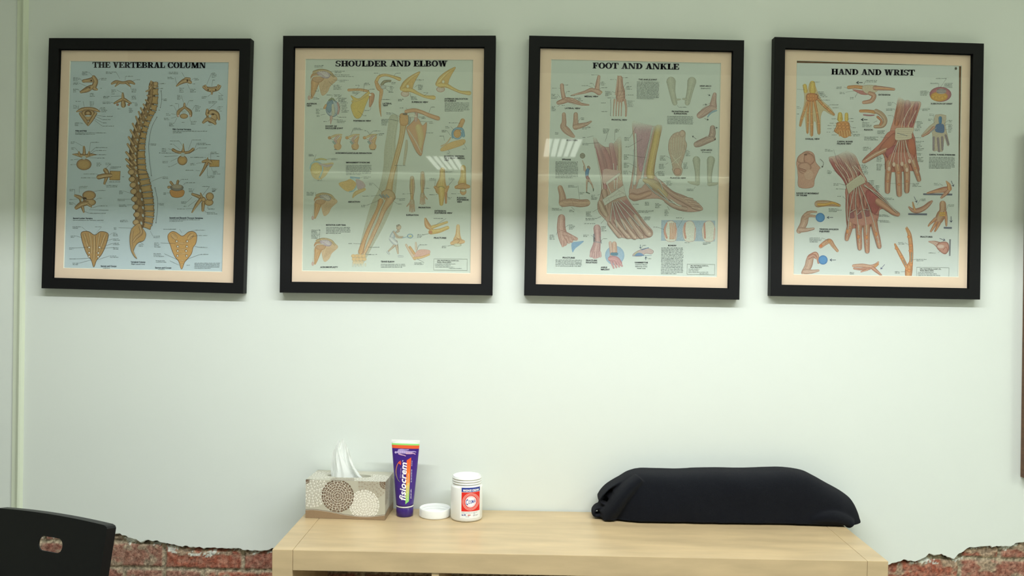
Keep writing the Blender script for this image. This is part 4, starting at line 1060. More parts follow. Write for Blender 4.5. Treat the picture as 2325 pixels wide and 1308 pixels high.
sacrum([(1233, 1895), (1268, 1864), (1310, 1872), (1366, 1906), (1425, 1866), (1475, 1867), (1500, 1900), (1492, 1970), (1465, 2012), (1450, 2070), (1410, 2122), (1386, 2150), (1358, 2214), (1332, 2142), (1298, 2100), (1270, 2040), (1254, 1990), (1234, 1940)],
       [(1312, 1953), (1410, 1953), (1322, 2002), (1407, 2002), (1322, 2043), (1400, 2043), (1320, 2088), (1405, 2088)],
       [[(1330, 1970, 8), (1365, 1976, 9), (1400, 1970, 8)], [(1330, 2022, 7), (1365, 2028, 8), (1398, 2022, 7)], [(1332, 2066, 6), (1365, 2072, 7), (1395, 2066, 6)], [(1280, 1900, 22), (1300, 1920, 20)], [(1450, 1900, 22), (1430, 1920, 20)], [(1338, 2130, 6), (1360, 2134, 7), (1382, 2130, 6)], [(1346, 2165, 5), (1368, 2167, 5)]], (208, 160, 96), E1)
c = C1
for x, y, w, n, tx, ty in [(437, 385, 58, 3, 540, 425), (352, 440, 56, 3, 440, 468), (352, 488, 55, 2, 490, 520), (352, 545, 45, 3, 420, 570), (507, 585, 50, 3, None, 0), (605, 535, 28, 1, None, 0), (612, 445, 55, 2, 580, 460), (655, 385, 95, 2, 785, 445),
        (840, 425, 75, 1, 835, 460), (938, 456, 50, 1, 900, 470), (895, 545, 48, 3, 885, 525), (708, 552, 48, 4, 812, 578), (630, 612, 75, 2, 800, 605), (625, 665, 75, 2, 735, 672), (765, 728, 30, 1, None, 0), (895, 610, 50, 3, None, 0), (870, 722, 35, 4, None, 0), (925, 672, 28, 3, 885, 666),
        (375, 657, 70, 1, 455, 708), (507, 662, 45, 4, None, 0), (352, 695, 50, 3, 405, 735), (610, 716, 60, 4, 590, 745), (625, 797, 150, 1, 560, 780), (625, 827, 120, 1, 565, 795), (630, 857, 55, 1, 545, 812), (625, 887, 105, 1, 550, 830), (368, 857, 48, 3, 440, 858),
        (1240, 388, 120, 2, 1390, 440), (1228, 434, 70, 2, 1312, 495), (1478, 445, 50, 2, 1445, 460), (1462, 495, 35, 1, 1440, 488), (1338, 535, 45, 4, None, 0), (1438, 545, 52, 3, 1412, 492), (1640, 395, 48, 4, 1590, 500), (1650, 460, 30, 1, 1640, 515), (1545, 615, 55, 2, 1632, 585), (1700, 605, 45, 4, 1700, 570),
        (1318, 602, 38, 4, 1375, 665), (1432, 650, 50, 1, 1400, 705), (1298, 678, 30, 1, 1335, 735), (1250, 697, 35, 1, 1315, 752), (1215, 772, 48, 2, 1305, 778), (1195, 815, 68, 2, 1310, 800), (1243, 860, 48, 3, 1315, 810), (1360, 853, 25, 1, None, 0), (1445, 845, 52, 3, 1435, 800), (1485, 697, 48, 5, 1455, 740), (1610, 660, 80, 2, 1612, 725), (1700, 707, 40, 3, 1680, 745), (1712, 747, 25, 1, None, 0), (1605, 880, 40, 1, 1605, 845),
        (330, 1035, 40, 2, 440, 1070), (518, 1038, 95, 1, 500, 1120), (562, 1086, 135, 1, 510, 1130), (567, 1114, 95, 1, 515, 1140), (335, 1088, 32, 2, 400, 1120), (590, 1153, 110, 1, 545, 1150), (575, 1184, 105, 1, 500, 1180), (328, 1200, 32, 1, 400, 1190), (328, 1245, 22, 1, 380, 1240), (570, 1232, 45, 3, None, 0), (652, 1232, 50, 2, 652, 1280), (705, 1267, 95, 2, 690, 1300), (448, 1332, 115, 1, 590, 1335), (425, 1368, 95, 1, 590, 1365), (805, 1358, 30, 1, None, 0), (688, 1405, 115, 1, None, 0), (660, 1438, 130, 2, 650, 1420),
        (1252, 1025, 85, 1, 1370, 1075), (1250, 1055, 30, 1, 1345, 1105), (1460, 1015, 130, 1, 1420, 1105), (1505, 1047, 135, 2, 1475, 1105), (1522, 1090, 98, 1, 1430, 1140), (1175, 1097, 60, 3, 1270, 1105), (1150, 1137, 110, 1, 1330, 1135), (1200, 1170, 35, 1, 1325, 1160), (1182, 1215, 75, 2, 1325, 1180), (1235, 1264, 25, 1, 1325, 1225), (1632, 1130, 75, 2, 1630, 1195), (1685, 1168, 25, 1, None, 0), (1440, 1178, 130, 1, 1590, 1185), (1440, 1235, 55, 2, 1550, 1225), (1395, 1298, 95, 1, 1530, 1300), (1650, 1307, 68, 3, 1635, 1270), (1600, 1352, 75, 2, 1595, 1250),
        (318, 1475, 48, 2, 365, 1520), (412, 1448, 95, 2, 410, 1505), (588, 1485, 62, 1, 540, 1495), (595, 1557, 28, 1, 560, 1568), (318, 1568, 35, 1, 390, 1560), (315, 1600, 38, 2, 380, 1620), (597, 1628, 95, 1, 510, 1650), (590, 1667, 95, 1, 500, 1660), (505, 1697, 175, 1, 450, 1675), (1180, 1360, 70, 2, 1075, 1400), (1360, 1382, 98, 1, 1335, 1405), (1400, 1413, 85, 1, 1375, 1430), (1188, 1508, 35, 2, 1260, 1505), (1425, 1470, 48, 3, 1450, 1515), (1550, 1448, 68, 1, 1550, 1530), (1640, 1467, 52, 3, 1640, 1500), (1355, 1592, 55, 2, 1455, 1545), (1378, 1633, 40, 1, 1500, 1570), (1318, 1657, 80, 1, 1470, 1650), (1608, 1657, 100, 1, 1600, 1630), (1595, 1690, 105, 2, 1565, 1665),
        (778, 1490, 42, 3, 890, 1510), (765, 1567, 70, 2, 890, 1565), (778, 1620, 75, 2, 900, 1615), (788, 1762, 95, 2, None, 0), (728, 1830, 45, 2, 900, 1832), (345, 1822, 85, 2, 480, 1860), (555, 1822, 62, 1, 555, 1890), (330, 1907, 48, 2, 430, 1920), (722, 1880, 45, 3, 665, 1910), (722, 1935, 62, 2, 660, 1950), (722, 1975, 68, 2, 640, 2000), (722, 2015, 60, 2, 610, 2020), (315, 2018, 50, 2, 490, 2010), (318, 2120, 62, 1, 520, 2110), (348, 2160, 58, 2, 530, 2125), (695, 2092, 90, 2, 570, 2128), (960, 1990, 48, 2, 960, 1955), (1190, 1845, 150, 1, 1360, 1875), (1485, 1853, 140, 1, 1420, 1868), (1520, 1903, 85, 1, 1440, 1912), (1097, 1910, 65, 2, 1068, 1860), (1105, 1972, 60, 4, 1300, 1975), (1525, 2013, 115, 1, 1480, 2000), (1098, 2072, 100, 3, 1330, 2130), (1120, 2138, 130, 2, 1335, 2175), (1535, 2078, 75, 1, 1395, 2125), (1405, 2178, 35, 1, None, 0),
        (1190, 636, 45, 2, 1172, 636), (1072, 1053, 48, 2, 1055, 1053), (1155, 1607, 50, 2, 1137, 1607), (1162, 493, 48, 1, 1140, 492), (1160, 538, 38, 1, 1140, 535), (1145, 740, 15, 1, None, 0)]:
    c.lab(x, y, w, n, *((tx, ty) if tx is not None else (None, None)))
for a, b in (([(1168, 552), (1173, 640), (1160, 718)], 1), ([(1132, 797), (1080, 900), (1054, 1050), (1062, 1210), (1080, 1350)], 1), ([(1110, B + 185), (1137, B + 335), (1120, B + 520)], 1)):
    q = catmull(a, 8); c.cap.line(q, 2.4, (70, 72, 72), False); c.cap.arrow(q[-4], q[-1], 2.2, (70, 72, 72)); c.cap.arrow(q[3], q[0], 2.2, (70, 72, 72))
for tx_, x, y, w in (('Atlas and Axis', 370, 934, 108), ('Fifth Cervical Vertebra', 1275, 920, 172), ('Second Lumbar Vertebra', 350, 1746, 182), ('Seventh and Eleventh Thoracic Vertebrae', 1245, 1742, 312), ('Vertebral Column', 887, 2152, 135), ('Sacrum and Coccyx', 608, 2190, 148), ('Sacrum and Coccyx', 1113, 2205, 152)):
    c.cap.text(tx_, x, y, w, 14, (40, 50, 66), .01, .03)
c.cap.text('(Right Lateral View)', 890, 2170, 128, 11, (60, 70, 80), .01, .01)
c.cap.micro(372, 950, 320, 1, TXT, just=True); c.cap.micro(372, 962, 190, 1, TXT); c.cap.micro(1277, 935, 325, 1, TXT, just=True); c.cap.micro(1277, 948, 80, 1, TXT)
c.cap.micro(350, 1762, 325, 1, TXT, just=True); c.cap.micro(1245, 1757, 335, 1, TXT, just=True); c.cap.micro(1245, 1770, 185, 1, TXT); c.cap.micro(1478, 2160, 235, 5, TXT, 12, just=True); c.cap.micro(628, 2206, 110, 1, TXT); c.cap.micro(1140, 2218, 100, 1, TXT)
c.finish(t)

# ================= chart 2, shoulder and elbow
C2 = Chart(s2, pl2, .34, (212, 212, 186)); c = C2
t = P(); slab(t, 'SHOULDER AND ELBOW', 577, 331, 1042, 54, INKC, 0)
BM, BE = (228, 196, 112), (186, 138, 74)
OM, OE = (216, 160, 104), (176, 116, 70)
PKm, PKe = (208, 168, 160), (170, 122, 118)
GH, GHe = (178, 182, 164), (150, 152, 138)
BLU2, BLe = (118, 170, 206), (74, 120, 164)
WHb = (232, 232, 220)
p = P()   # whole arm
p.tube([(1120, 820, 46), (1100, 960, 44), (1085, 1100, 52), (1090, 1260, 66), (1075, 1400, 74), (1050, 1520, 84), (1000, 1640, 96), (940, 1800, 84), (880, 1950, 64), (830, 2080, 46), (800, 2150, 40)], mixc(GH, (200, 208, 196), .35), GH, 5)
p.tube([(1240, 1020, 10), (1235, 1100, 14), (1215, 1240, 10)], (196, 190, 165), (170, 160, 140))
p.tube([(1215, 830, 40), (1205, 900, 28), (1190, 1000, 24), (1155, 1140, 24), (1115, 1290, 24), (1090, 1400, 26), (1075, 1480, 34), (1062, 1530, 48)], (214, 182, 130), (170, 128, 84))
p.blob([(1175, 780), (1215, 765), (1255, 790), (1270, 840), (1235, 880), (1180, 870)], OM, OE)
p.blob([(1015, 1490), (1070, 1470), (1120, 1500), (1138, 1550), (1110, 1580), (1040, 1560), (1005, 1520)], (190, 160, 122), (140, 104, 74))
p.tube([(1000, 1580, 26), (975, 1650, 17), (930, 1750, 18), (880, 1860, 19), (845, 1950, 19), (815, 2050, 26)], OM, (160, 108, 80))
p.tube([(1085, 1570, 34), (1030, 1660, 24), (985, 1770, 19), (930, 1890, 18), (890, 1980, 16), (848, 2070, 12)], (222, 180, 136), (170, 118, 88))
for i in range(9): p.ell(992 + i * 10, 1525 + (i % 3) * 9, 9, 8, (130, 140, 150), (84, 92, 104))
for i in range(11): p.ell(745 + (i % 4) * 32 + (i // 4) * 6, 2090 + (i // 4) * 30, 20, 16, (226, 184, 128), (200, 150, 100))
for i in range(5): p.tube([(745 + i * 28, 2165, 8), (738 + i * 30, 2185, 5)], (222, 196, 150), (204, 180, 140))
# shoulder blade and collar bone
p.poly([(1270, 870), (1340, 810), (1385, 880), (1425, 850), (1418, 950), (1395, 1060), (1378, 1155), (1340, 1135), (1300, 1060), (1255, 960), (1240, 900)], (208, 152, 116), (160, 106, 80), 3)
p.tube([(1350, 900, 34), (1370, 980, 30), (1365, 1080, 16)], (216, 198, 140), (200, 160, 112)); p.tube([(1255, 920, 8), (1320, 1020, 9), (1375, 1130, 7)], (216, 196, 176), (176, 140, 120))
p.tube([(1235, 748, 16), (1310, 738, 18), (1380, 755, 17), (1450, 785, 18), (1530, 812, 20)], (216, 160, 120), (178, 118, 88))
p.tube([(1330, 770, 14), (1325, 830, 16)], PKm, PKe)
p.tube([(1262, 790, 9), (1268, 830, 12), (1258, 865, 6)], (160, 170, 170), (100, 110, 112)); p.ell(1285, 788, 26, 16, (220, 226, 216), (180, 184, 176))
for i in range(4): p.line([(1262 + i * 16, 765), (1310 + i * 8, 800)], 5, WHb)
p.ell(1225, 772, 24, 9, (96, 78, 66), (130, 100, 80)); C2.done('arm_drawing', p, (2205, 2120))
def shoulder(x, y, s, tint=(190, 168, 190)):
    """front view of the joint: humerus, socket, blue-white tendon"""
    p = P(); f = lambda a, b: (x + a * s, y + b * s)
    g = lambda pts: [(x + a * s, y + b * s, r * s) for a, b, r in pts]
    p.poly([f(95, 90), (f(200, 40)), f(265, 85), f(200, 150), f(170, 210), f(120, 240), f(95, 160)], (214, 178, 140), (196, 160, 124), 2)
    p.tube(g([(60, 70, 50), (50, 140, 34), (35, 210, 22), (22, 262, 10)]), OM, OE); p.blob([f(20, 60), f(60, 30), f(130, 40), f(135, 90), f(90, 120), f(30, 100)], (200, 150, 110), (168, 116, 80))
    p.tube(g([(45, 20, 16), (110, 5, 17), (190, 20, 14), (230, 60, 10)]), (196, 168, 120), (140, 112, 78))
    p.blob([f(70, 20), f(150, 10), f(200, 45), f(170, 80), f(100, 60)], tint, mixc(tint, (90, 80, 90), .5))
    for i in range(4): p.line([f(90 + i * 22, 10 + i * 3), f(160 + i * 8, 62)], 4 * s, (222, 222, 220))
    p.line([f(120, 55), f(40, 60), f(14, 100), f(10, 170), f(0, 240)], 9 * s, (150, 150, 140)); p.line([f(120, 55), f(40, 60), f(14, 100), f(10, 170), f(0, 240)], 5 * s, (226, 230, 222)); p.ell(*f(-2, 262), 13 * s, 22 * s, PKm, PKe)
    for i in range(10): p.line([f(150 + i * 9, 90 + i * 2), f(110 + i * 14, 210 - i * 10)], 2, (186, 142, 104))
    C2.done('shoulder_joint_drawing', p)
shoulder(337, 365, .98); shoulder(370, B + 245, .86, (170, 160, 160)); shoulder(370, B + 665, .88)
p = P(); p.blob([(545, 630), (600, 665), (615, 720), (590, 785), (540, 800), (495, 760), (488, 700), (510, 650)], (178, 194, 210), (96, 120, 150)); p.blob([(545, 640), (560, 690), (530, 760), (500, 740), (495, 690)], (110, 146, 178), (80, 104, 134)); p.tube([(555, 690, 12), (560, 750, 18), (555, 780, 12)], (206, 206, 184), (150, 158, 160)); p.tube([(600, 670, 8), (612, 720, 10), (602, 770, 8)], (200, 150, 150), (150, 104, 110)); p.tube([(478, 715, 12), (490, 690, 10)], OM, OE); p.tube([(540, 800, 14), (538, 830, 9), (535, 865, 3)], PKm, PKe); p.tube([(520, 645, 7), (548, 630, 9), (570, 645, 6)], (120, 150, 110), (110, 90, 60)); C2.done('joint_socket_drawing', p)
p = P(); p.tube([(702, 550, 13), (760, 546, 11), (820, 548, 12), (880, 560, 12)], OM, OE)
p.poly([(722, 600), (790, 630), (860, 590), (885, 560), (900, 590), (880, 640), (855, 700), (820, 790), (785, 815), (750, 790), (722, 700), (745, 650)], (218, 184, 88), (160, 126, 62), 3); p.tube([(735, 655, 9), (800, 640, 9), (870, 590, 16)], (226, 200, 120), (170, 134, 70)); p.tube([(918, 600, 26), (912, 650, 22), (900, 700, 10)], (204, 140, 104), (160, 96, 70)); p.ell(900, 595, 14, 10, WHb, (170, 170, 160)); C2.done('shoulder_blade_drawing', p)
p = P(); p.tube([(958, 470, 16), (985, 425, 14), (1040, 410, 12), (1110, 425, 12), (1172, 448, 18)], BM, OE); p.tube([(955, 475, 14), (980, 530, 22), (1005, 560, 18), (992, 660, 12), (995, 740, 8), (1003, 795, 3)], OM, OE); p.tube([(1010, 500, 14), (1035, 472, 14), (1090, 465, 9)], (150, 140, 110), (90, 84, 74)); p.ell(1024, 522, 26, 20, (190, 200, 200), (130, 136, 136)); C2.done('shoulder_blade_drawing', p)
def superior(x, y):
    p = P(); f = lambda pts: [(x + a, y + b, r) for a, b, r in pts]
    p.ell(x + 45, y + 200, 40, 28, (214, 196, 190), (170, 120, 100))
    p.poly([(x + 15, y + 110), (x + 60, y + 60), (x + 130, y + 15), (x + 185, y - 5), (x + 150, y + 60), (x + 125, y + 110), (x + 110, y + 155), (x + 60, y + 185), (x + 10, y + 160)], (214, 168, 92), (160, 120, 66), 3)
    p.tube(f([(20, 150, 24), (50, 100, 20), (110, 45, 12), (170, 8, 5)]), BM, BE); p.tube(f([(40, 160, 24), (100, 165, 20), (160, 195, 14), (230, 225, 13), (310, 235, 20)]), BM, BE); p.ell(x + 70, y + 130, 14, 16, (214, 218, 204), BE); C2.done('shoulder_blade_drawing', p)
superior(1180, 385); superior(1510, 343)
for x in (515, 677, 840):
    p = P(); p.ell(x + 10, 993, 17, 15, OM, OE); p.tube([(x + 30, 985, 10), (x + 70, 970, 11), (x + 120, 965, 8)], (222, 200, 150), (190, 156, 110)); p.tube([(x + 115, 985, 9), (x + 85, 1040, 26), (x + 85, 1072, 36)], (220, 176, 124), (196, 146, 104)); p.tube([(x + 45, 1030, 10), (x + 60, 1048, 8)], (150, 180, 180), (110, 140, 150)); p.tube([(x + 90, 975, 8), (x + 60, 1010, 10), (x + 75, 1040, 8)], (212, 176, 176), PKe); p.line([(x + 20, 1000), (x + 50, 1015)], 3, PKe); C2.done('collar_joint_drawing', p)
p = P(); p.tube([(1760, 835, 22), (1735, 890, 22), (1715, 925, 28)], OM, OE); p.tube([(1668, 990, 10), (1668, 940, 10), (1700, 908, 10), (1755, 915, 12), (1768, 975, 14)], BLU2, BLe); p.ell(1710, 965, 46, 44, (160, 192, 214), BLe); p.ell(1710, 955, 34, 40, (216, 158, 92), OE)
p.poly([(1560, 1090), (1640, 1040), (1720, 1015), (1780, 1010), (1775, 1050), (1690, 1085), (1570, 1118)], (220, 176, 112), (190, 140, 84), 2); p.tube([(1560, 1070, 5), (1610, 1045, 6), (1650, 990, 5)], (222, 200, 160), OE); C2.done('elbow_section_drawing', p)
def section(x, y, s, ph):
    p = P(); f = lambda a, b: (x + a * s, y + b * s)
    p.poly([f(10, 60), f(60, 45), f(130, 60), f(230, 50), f(190, 120), f(150, 180), f(90, 215), f(30, 190), f(5, 120)], (220, 192, 132), (204, 172, 116), 2)
    p.ell(*f(60, 110), 56 * s, 58 * s, (228, 204, 130), (200, 168, 100)); p.line([f(0, 110), f(15, 60), f(60, 40), f(110, 60), f(125, 110), f(110, 160), f(90, 200)], 12 * s, (150, 196, 214)); p.tube([(*f(60, 22), 9 * s), (*f(110, 12), 10 * s), (*f(160, 20), 7 * s)], BM, (120, 160, 120)); p.tube([(*f(90, 60), 6 * s), (*f(160, 80), 14 * s), (*f(215, 70), 10 * s)], (198, 178, 190), (180, 160, 160))
    C2.done('joint_section_drawing', p)
section(342, 1178, .95, 0); 
p = P(); p.poly([(610, B + 150), (680, B + 125), (720, B + 110), (770, B + 150), (750, B + 200), (700, B + 225), (650, B + 200)], (222, 182, 114), (204, 164, 100), 2); p.line([(715, B + 98), (770, B + 125), (778, B + 165), (750, B + 215), (705, B + 228)], 12, (150, 194, 212)); p.blob([(770, B + 110), (830, B + 130), (858, B + 180), (800, B + 215), (775, B + 170)], (196, 172, 190), (200, 176, 160)); p.tube([(740, B + 280, 6), (770, B + 240, 18), (850, B + 205, 12)], (224, 190, 126), (206, 170, 110)); p.tube([(720, B + 92, 7), (800, B + 100, 8)], BLU2, BLe); C2.done('joint_section_drawing', p)
def forearm(x, y, s, thumb):
    p = P(); f = lambda a, b, r: (x + a * s, y + b * s, r * s)
    p.tube([f(0, 0, 20), f(2, 90, 26), f(0, 180, 15), f(0, 215, 22), f(0, 250, 24)], (196, 176, 150), (156, 134, 112)); 
    for i in range(4): p.tube([f(-18 + i * 12, 250, 7), f(-22 + i * 15, 320 - abs(i - 1.5) * 8, 5)], (206, 170, 144), (164, 124, 104))
    p.tube([f(thumb * 15, 225, 8), f(thumb * 48, 262, 5)], (206, 170, 144), (164, 124, 104)); p.tube([f(-4, 10, 5), f(-7, 110, 5), f(-6, 195, 6)], BM, (140, 90, 70)); p.tube([f(8, 10, 5), f(8, 110, 5), f(4, 195, 6)], OM, (130, 80, 70)); C2.done('forearm_drawing', p)
forearm(1290, B + 100, 1.0, -1); forearm(1387, B + 55, .92, 1)
p = P(); p.tube([(1572, B + 25, 24), (1570, B + 100, 28), (1562, B + 160, 46), (1562, B + 200, 60)], BM, (180, 130, 84)); p.tube([(1505, B + 185, 14), (1540, B + 215, 20)], OM, OE); p.tube([(1625, B + 180, 12), (1598, B + 225, 20)], OM, OE); p.tube([(1562, B + 200, 34), (1565, B + 265, 28), (1562, B + 340, 18)], BM, BE); p.tube([(1605, B + 240, 12), (1605, B + 330, 9)], (208, 140, 104), OE); p.line([(1535, B + 185), (1565, B + 178), (1595, B + 195)], 4, (90, 110, 70)); C2.done('elbow_joint_drawing', p)
p = P(); p.tube([(1765, 1270, 24), (1765, B + 80, 26), (1755, B + 150, 40)], BM, BE); p.tube([(1700, B + 185, 16), (1760, B + 175, 30), (1815, B + 180, 16)], OM, OE); p.ell(1765, B + 225, 30, 34, (214, 160, 110), OE); p.ell(1765, B + 215, 26, 14, (222, 216, 196), (80, 110, 70)); C2.done('elbow_joint_drawing', p)
p = P(); p.tube([(1415, B + 480, 12), (1435, B + 540, 26), (1470, B + 570, 16)], OM, OE); p.tube([(1615, B + 510, 10), (1540, B + 535, 12), (1480, B + 555, 16)], BM, BE); p.tube([(1620, B + 560, 16), (1540, B + 590, 20), (1465, B + 600, 24)], BM, BE); p.ell(1462, B + 603, 18, 16, (200, 120, 80), OE); C2.done('elbow_fracture_drawing', p)
p = P(); p.tube([(1717, B + 545, 16), (1715, B + 620, 22), (1712, B + 670, 40)], (232, 196, 140), (204, 152, 100)); p.tube([(1660, B + 705, 16), (1715, B + 690, 30), (1765, B + 690, 16)], (228, 184, 128), OE); p.ell(1712, B + 722, 38, 14, (206, 212, 190), (140, 150, 120)); p.line([(1700, B + 650), (1730, B + 680), (1710, B + 710)], 3, (120, 70, 50)); C2.done('elbow_fracture_drawing', p)
p = P(); p.tube([(1235, B + 720, 10), (1275, B + 790, 12), (1315, B + 850, 14)], (216, 192, 168), (190, 150, 130)); p.tube([(1270, B + 740, 10), (1310, B + 800, 12)], OM, OE); p.tube([(1325, B + 700, 8), (1330, B + 760, 12)], (216, 200, 180), (190, 160, 140)); p.poly([(1320, B + 800), (1360, B + 765), (1450, B + 770), (1450, B + 805), (1380, B + 830), (1315, B + 850)], (214, 160, 150), (180, 120, 110), 2); p.tube([(1310, B + 845, 12), (1380, B + 835, 10), (1450, B + 810, 8)], (222, 180, 120), OE); C2.done('tennis_elbow_drawing', p)
p = P(); SK, SKe, CL, CLe = (208, 184, 160), (130, 110, 92), (206, 214, 220), (130, 150, 170)   # tennis player
p.tube([(1165, B + 590, 12), (1150, B + 600, 10)], SK, SKe); p.blob([(1145, B + 555), (1165, B + 532), (1188, B + 545), (1186, B + 570), (1168, B + 582), (1148, B + 575)], SK, SKe); p.tube([(1150, B + 545, 8), (1170, B + 535, 7)], (150, 140, 130), (100, 90, 84))
p.tube([(1140, B + 690, 15), (1150, B + 740, 13), (1160, B + 800, 7)], SK, SKe); p.tube([(1120, B + 700, 14), (1125, B + 725, 12), (1085, B + 765, 8), (1062, B + 790, 6)], SK, SKe)
p.tube([(1125, B + 605, 20), (1108, B + 640, 24), (1100, B + 665, 22)], CL, CLe); p.tube([(1095, B + 665, 20), (1120, B + 690, 24), (1140, B + 705, 18)], (224, 230, 232), (150, 160, 176)); p.tube([(1130, B + 610, 10), (1150, B + 650, 7), (1195, B + 655, 5)], SK, SKe); p.tube([(1120, B + 600, 8), (1160, B + 640, 6), (1205, B + 645, 5)], SK, SKe)
p.tube([(1062, B + 785, 9), (1078, B + 805, 7)], (220, 226, 226), (100, 120, 140)); p.tube([(1165, B + 825, 9), (1205, B + 828, 7)], (220, 226, 226), (100, 120, 140)); p.line([(1200, B + 655), (1245, B + 645)], 5, BLU2); p.ell(1272, B + 638, 28, 21, BLU2, BLe); p.ell(1272, B + 638, 21, 14, (204, 212, 196), (190, 200, 190)); p.ell(1276, B + 640, 8, 8, (214, 210, 110), (170, 170, 90)); C2.done('tennis_player_drawing', p)
for x, y, w, n, tx, ty in [(385, 326, 100, 2, None, 0), (572, 378, 92, 2, 530, 378), (572, 412, 165, 1, 530, 400), (572, 427, 225, 1, 530, 405), (617, 462, 82, 2, 560, 455), (560, 508, 85, 4, 515, 470), (392, 562, 32, 1, 410, 530), (372, 622, 65, 2, 350, 585),
        (498, 598, 55, 1, 540, 625), (567, 596, 70, 2, 580, 640), (605, 628, 78, 3, 605, 660), (632, 660, 70, 2, 615, 690), (636, 692, 60, 4, 612, 715), (636, 745, 70, 2, None, 0), (610, 805, 82, 1, 575, 760), (592, 830, 85, 3, 550, 815), (398, 730, 36, 4, 470, 725), (405, 785, 38, 2, 485, 775), (467, 845, 45, 1, 530, 820),
        (765, 508, 40, 1, 778, 540), (850, 490, 52, 2, 840, 570), (735, 570, 75, 2, 760, 600), (900, 545, 52, 1, 880, 560), (850, 742, 48, 1, 910, 710), (845, 790, 38, 1, 790, 745), (935, 396, 52, 1, 990, 418), (1143, 396, 38, 1, 1122, 420), (1098, 482, 50, 2, 1075, 475), (1085, 520, 45, 3, 1045, 512), (1072, 560, 48, 2, 1040, 530), (1020, 640, 70, 1, 1005, 640), (1355, 458, 42, 1, 1322, 455), (1345, 507, 55, 4, 1312, 525), (1395, 577, 45, 1, 1400, 605), (1280, 615, 58, 3, 1275, 575), (1162, 640, 50, 2, 1200, 625),
        (1175, 718, 58, 1, 1250, 735), (1052, 762, 50, 2, 1190, 805), (1005, 825, 82, 5, 1170, 838), (1470, 710, 48, 1, 1440, 780), (1378, 803, 42, 2, 1320, 805), (1450, 848, 48, 2, 1345, 840), (1445, 950, 40, 1, 1370, 950), (1130, 1252, 160, 1, None, 0), (1632, 857, 75, 1, 1740, 858), (1600, 892, 48, 2, 1680, 920), (1565, 928, 48, 2, 1650, 975), (1545, 980, 38, 1, 1590, 1020), (1760, 1100, 40, 1, 1765, 1040), (1615, 1138, 28, 1, 1625, 1105), (750, 908, 100, 2, 720, 965), (850, 930, 20, 1, 900, 965), (935, 932, 98, 1, 900, 960), (982, 958, 50, 2, 935, 980), (567, 1105, 38, 1, None, 0), (733, 1103, 45, 1, None, 0), (900, 1105, 48, 1, None, 0),
        (330, 1150, 70, 2, 375, 1215), (540, 1187, 82, 2, 500, 1195), (410, B + 125, 45, 1, 430, B + 80), (840, B + 92, 78, 2, 800, B + 100), (312, B + 235, 82, 3, 395, B + 268), (892, B + 152, 40, 2, 1010, B + 228), (832, B + 270, 78, 1, 985, B + 262), (818, B + 357, 50, 2, 985, B + 305), (1172, B + 295, 60, 2, 1120, B + 290), (1160, B + 343, 48, 1, 1112, B + 310), (1200, B + 250, 38, 1, 1290, B + 243), (1420, B + 197, 38, 1, 1392, B + 195), (1450, B + 107, 60, 2, 1500, B + 170), (1628, B + 105, 55, 2, 1632, B + 165), (1450, B + 257, 58, 1, 1530, B + 250), (1625, B + 283, 48, 2, 1605, B + 240), (1655, B + 248, 58, 1, 1735, B + 245), (1592, B + 45, 80, 1, 1575, B + 40), (1492, B + 478, 115, 1, 1500, B + 540), (1340, B + 628, 60, 3, 1450, B + 615), (1568, B + 735, 52, 2, 1670, B + 720), (1362, B + 722, 98, 1, 1325, B + 785), (1312, B + 890, 92, 2, 1340, B + 850), (700, B + 710, 45, 1, 825, B + 710), (895, B + 745, 92, 1, 880, B + 738), (880, B + 812, 125, 1, 860, B + 805), (355, B + 585, 80, 7, 430, B + 668)]:
    c.lab(x, y, w, n, *((tx, ty) if tx is not None else (None, None)))
HD = (58, 58, 66)
for rows, x, y, w in ((['ANTERIOR', 'VIEW'], 310, 683, 97), (['SOCKET OF', 'SHOULDER JOINT'], 485, 892, 165), (['POSTERIOR VIEW'], 745, 842, 165), (['LATERAL', 'VIEW'], 1018, 681, 85), (['SUPERIOR VIEW'], 1287, 668, 153), (['ANTERIOR DISLOCATION', 'OF HUMERUS'], 1590, 638, 218), (['ACROMIOCLAVICULAR SEPARATION'], 578, 1141, 337), (['IMPINGEMENT SYNDROME'], 677, 1229, 222), (['SAGITTAL SECTION', 'OF ELBOW - MEDIAL', 'VIEW'], 1588, 1170, 196),
        (['ABDUCTION'], 695, B + 327, 112), (['SUPINATION'], 1235, B + 450, 115), (['PRONATION'], 1350, B + 380, 112), (['EXTENSION', 'POSTERIOR VIEW'], 1500, B + 412, 165), (['FLEXION', 'POSTERIOR', 'VIEW'], 1707, B + 290, 110), (['ROTATOR CUFF TEAR'], 492, B + 542, 184), (['ACROMIOPLASTY'], 438, B + 933, 164), (['TENNIS ELBOW'], 1000, B + 882, 128), (['FRACTURES'], 1493, B + 662, 115)):
    c.head(rows, x, y, w, 14, 19, HD, .004)
c.cap.micro(1595, 672, 225, 7, TXT, 12.5, just=True); c.cap.micro(677, 1252, 235, 5, TXT, 12.5, just=True); c.cap.micro(677, B + 45, 230, 3, TXT, 12.5, just=True); c.cap.micro(492, B + 562, 225, 5, TXT, 13.5, just=True); c.cap.micro(1000, B + 903, 225, 3, TXT, 13.5, just=True)
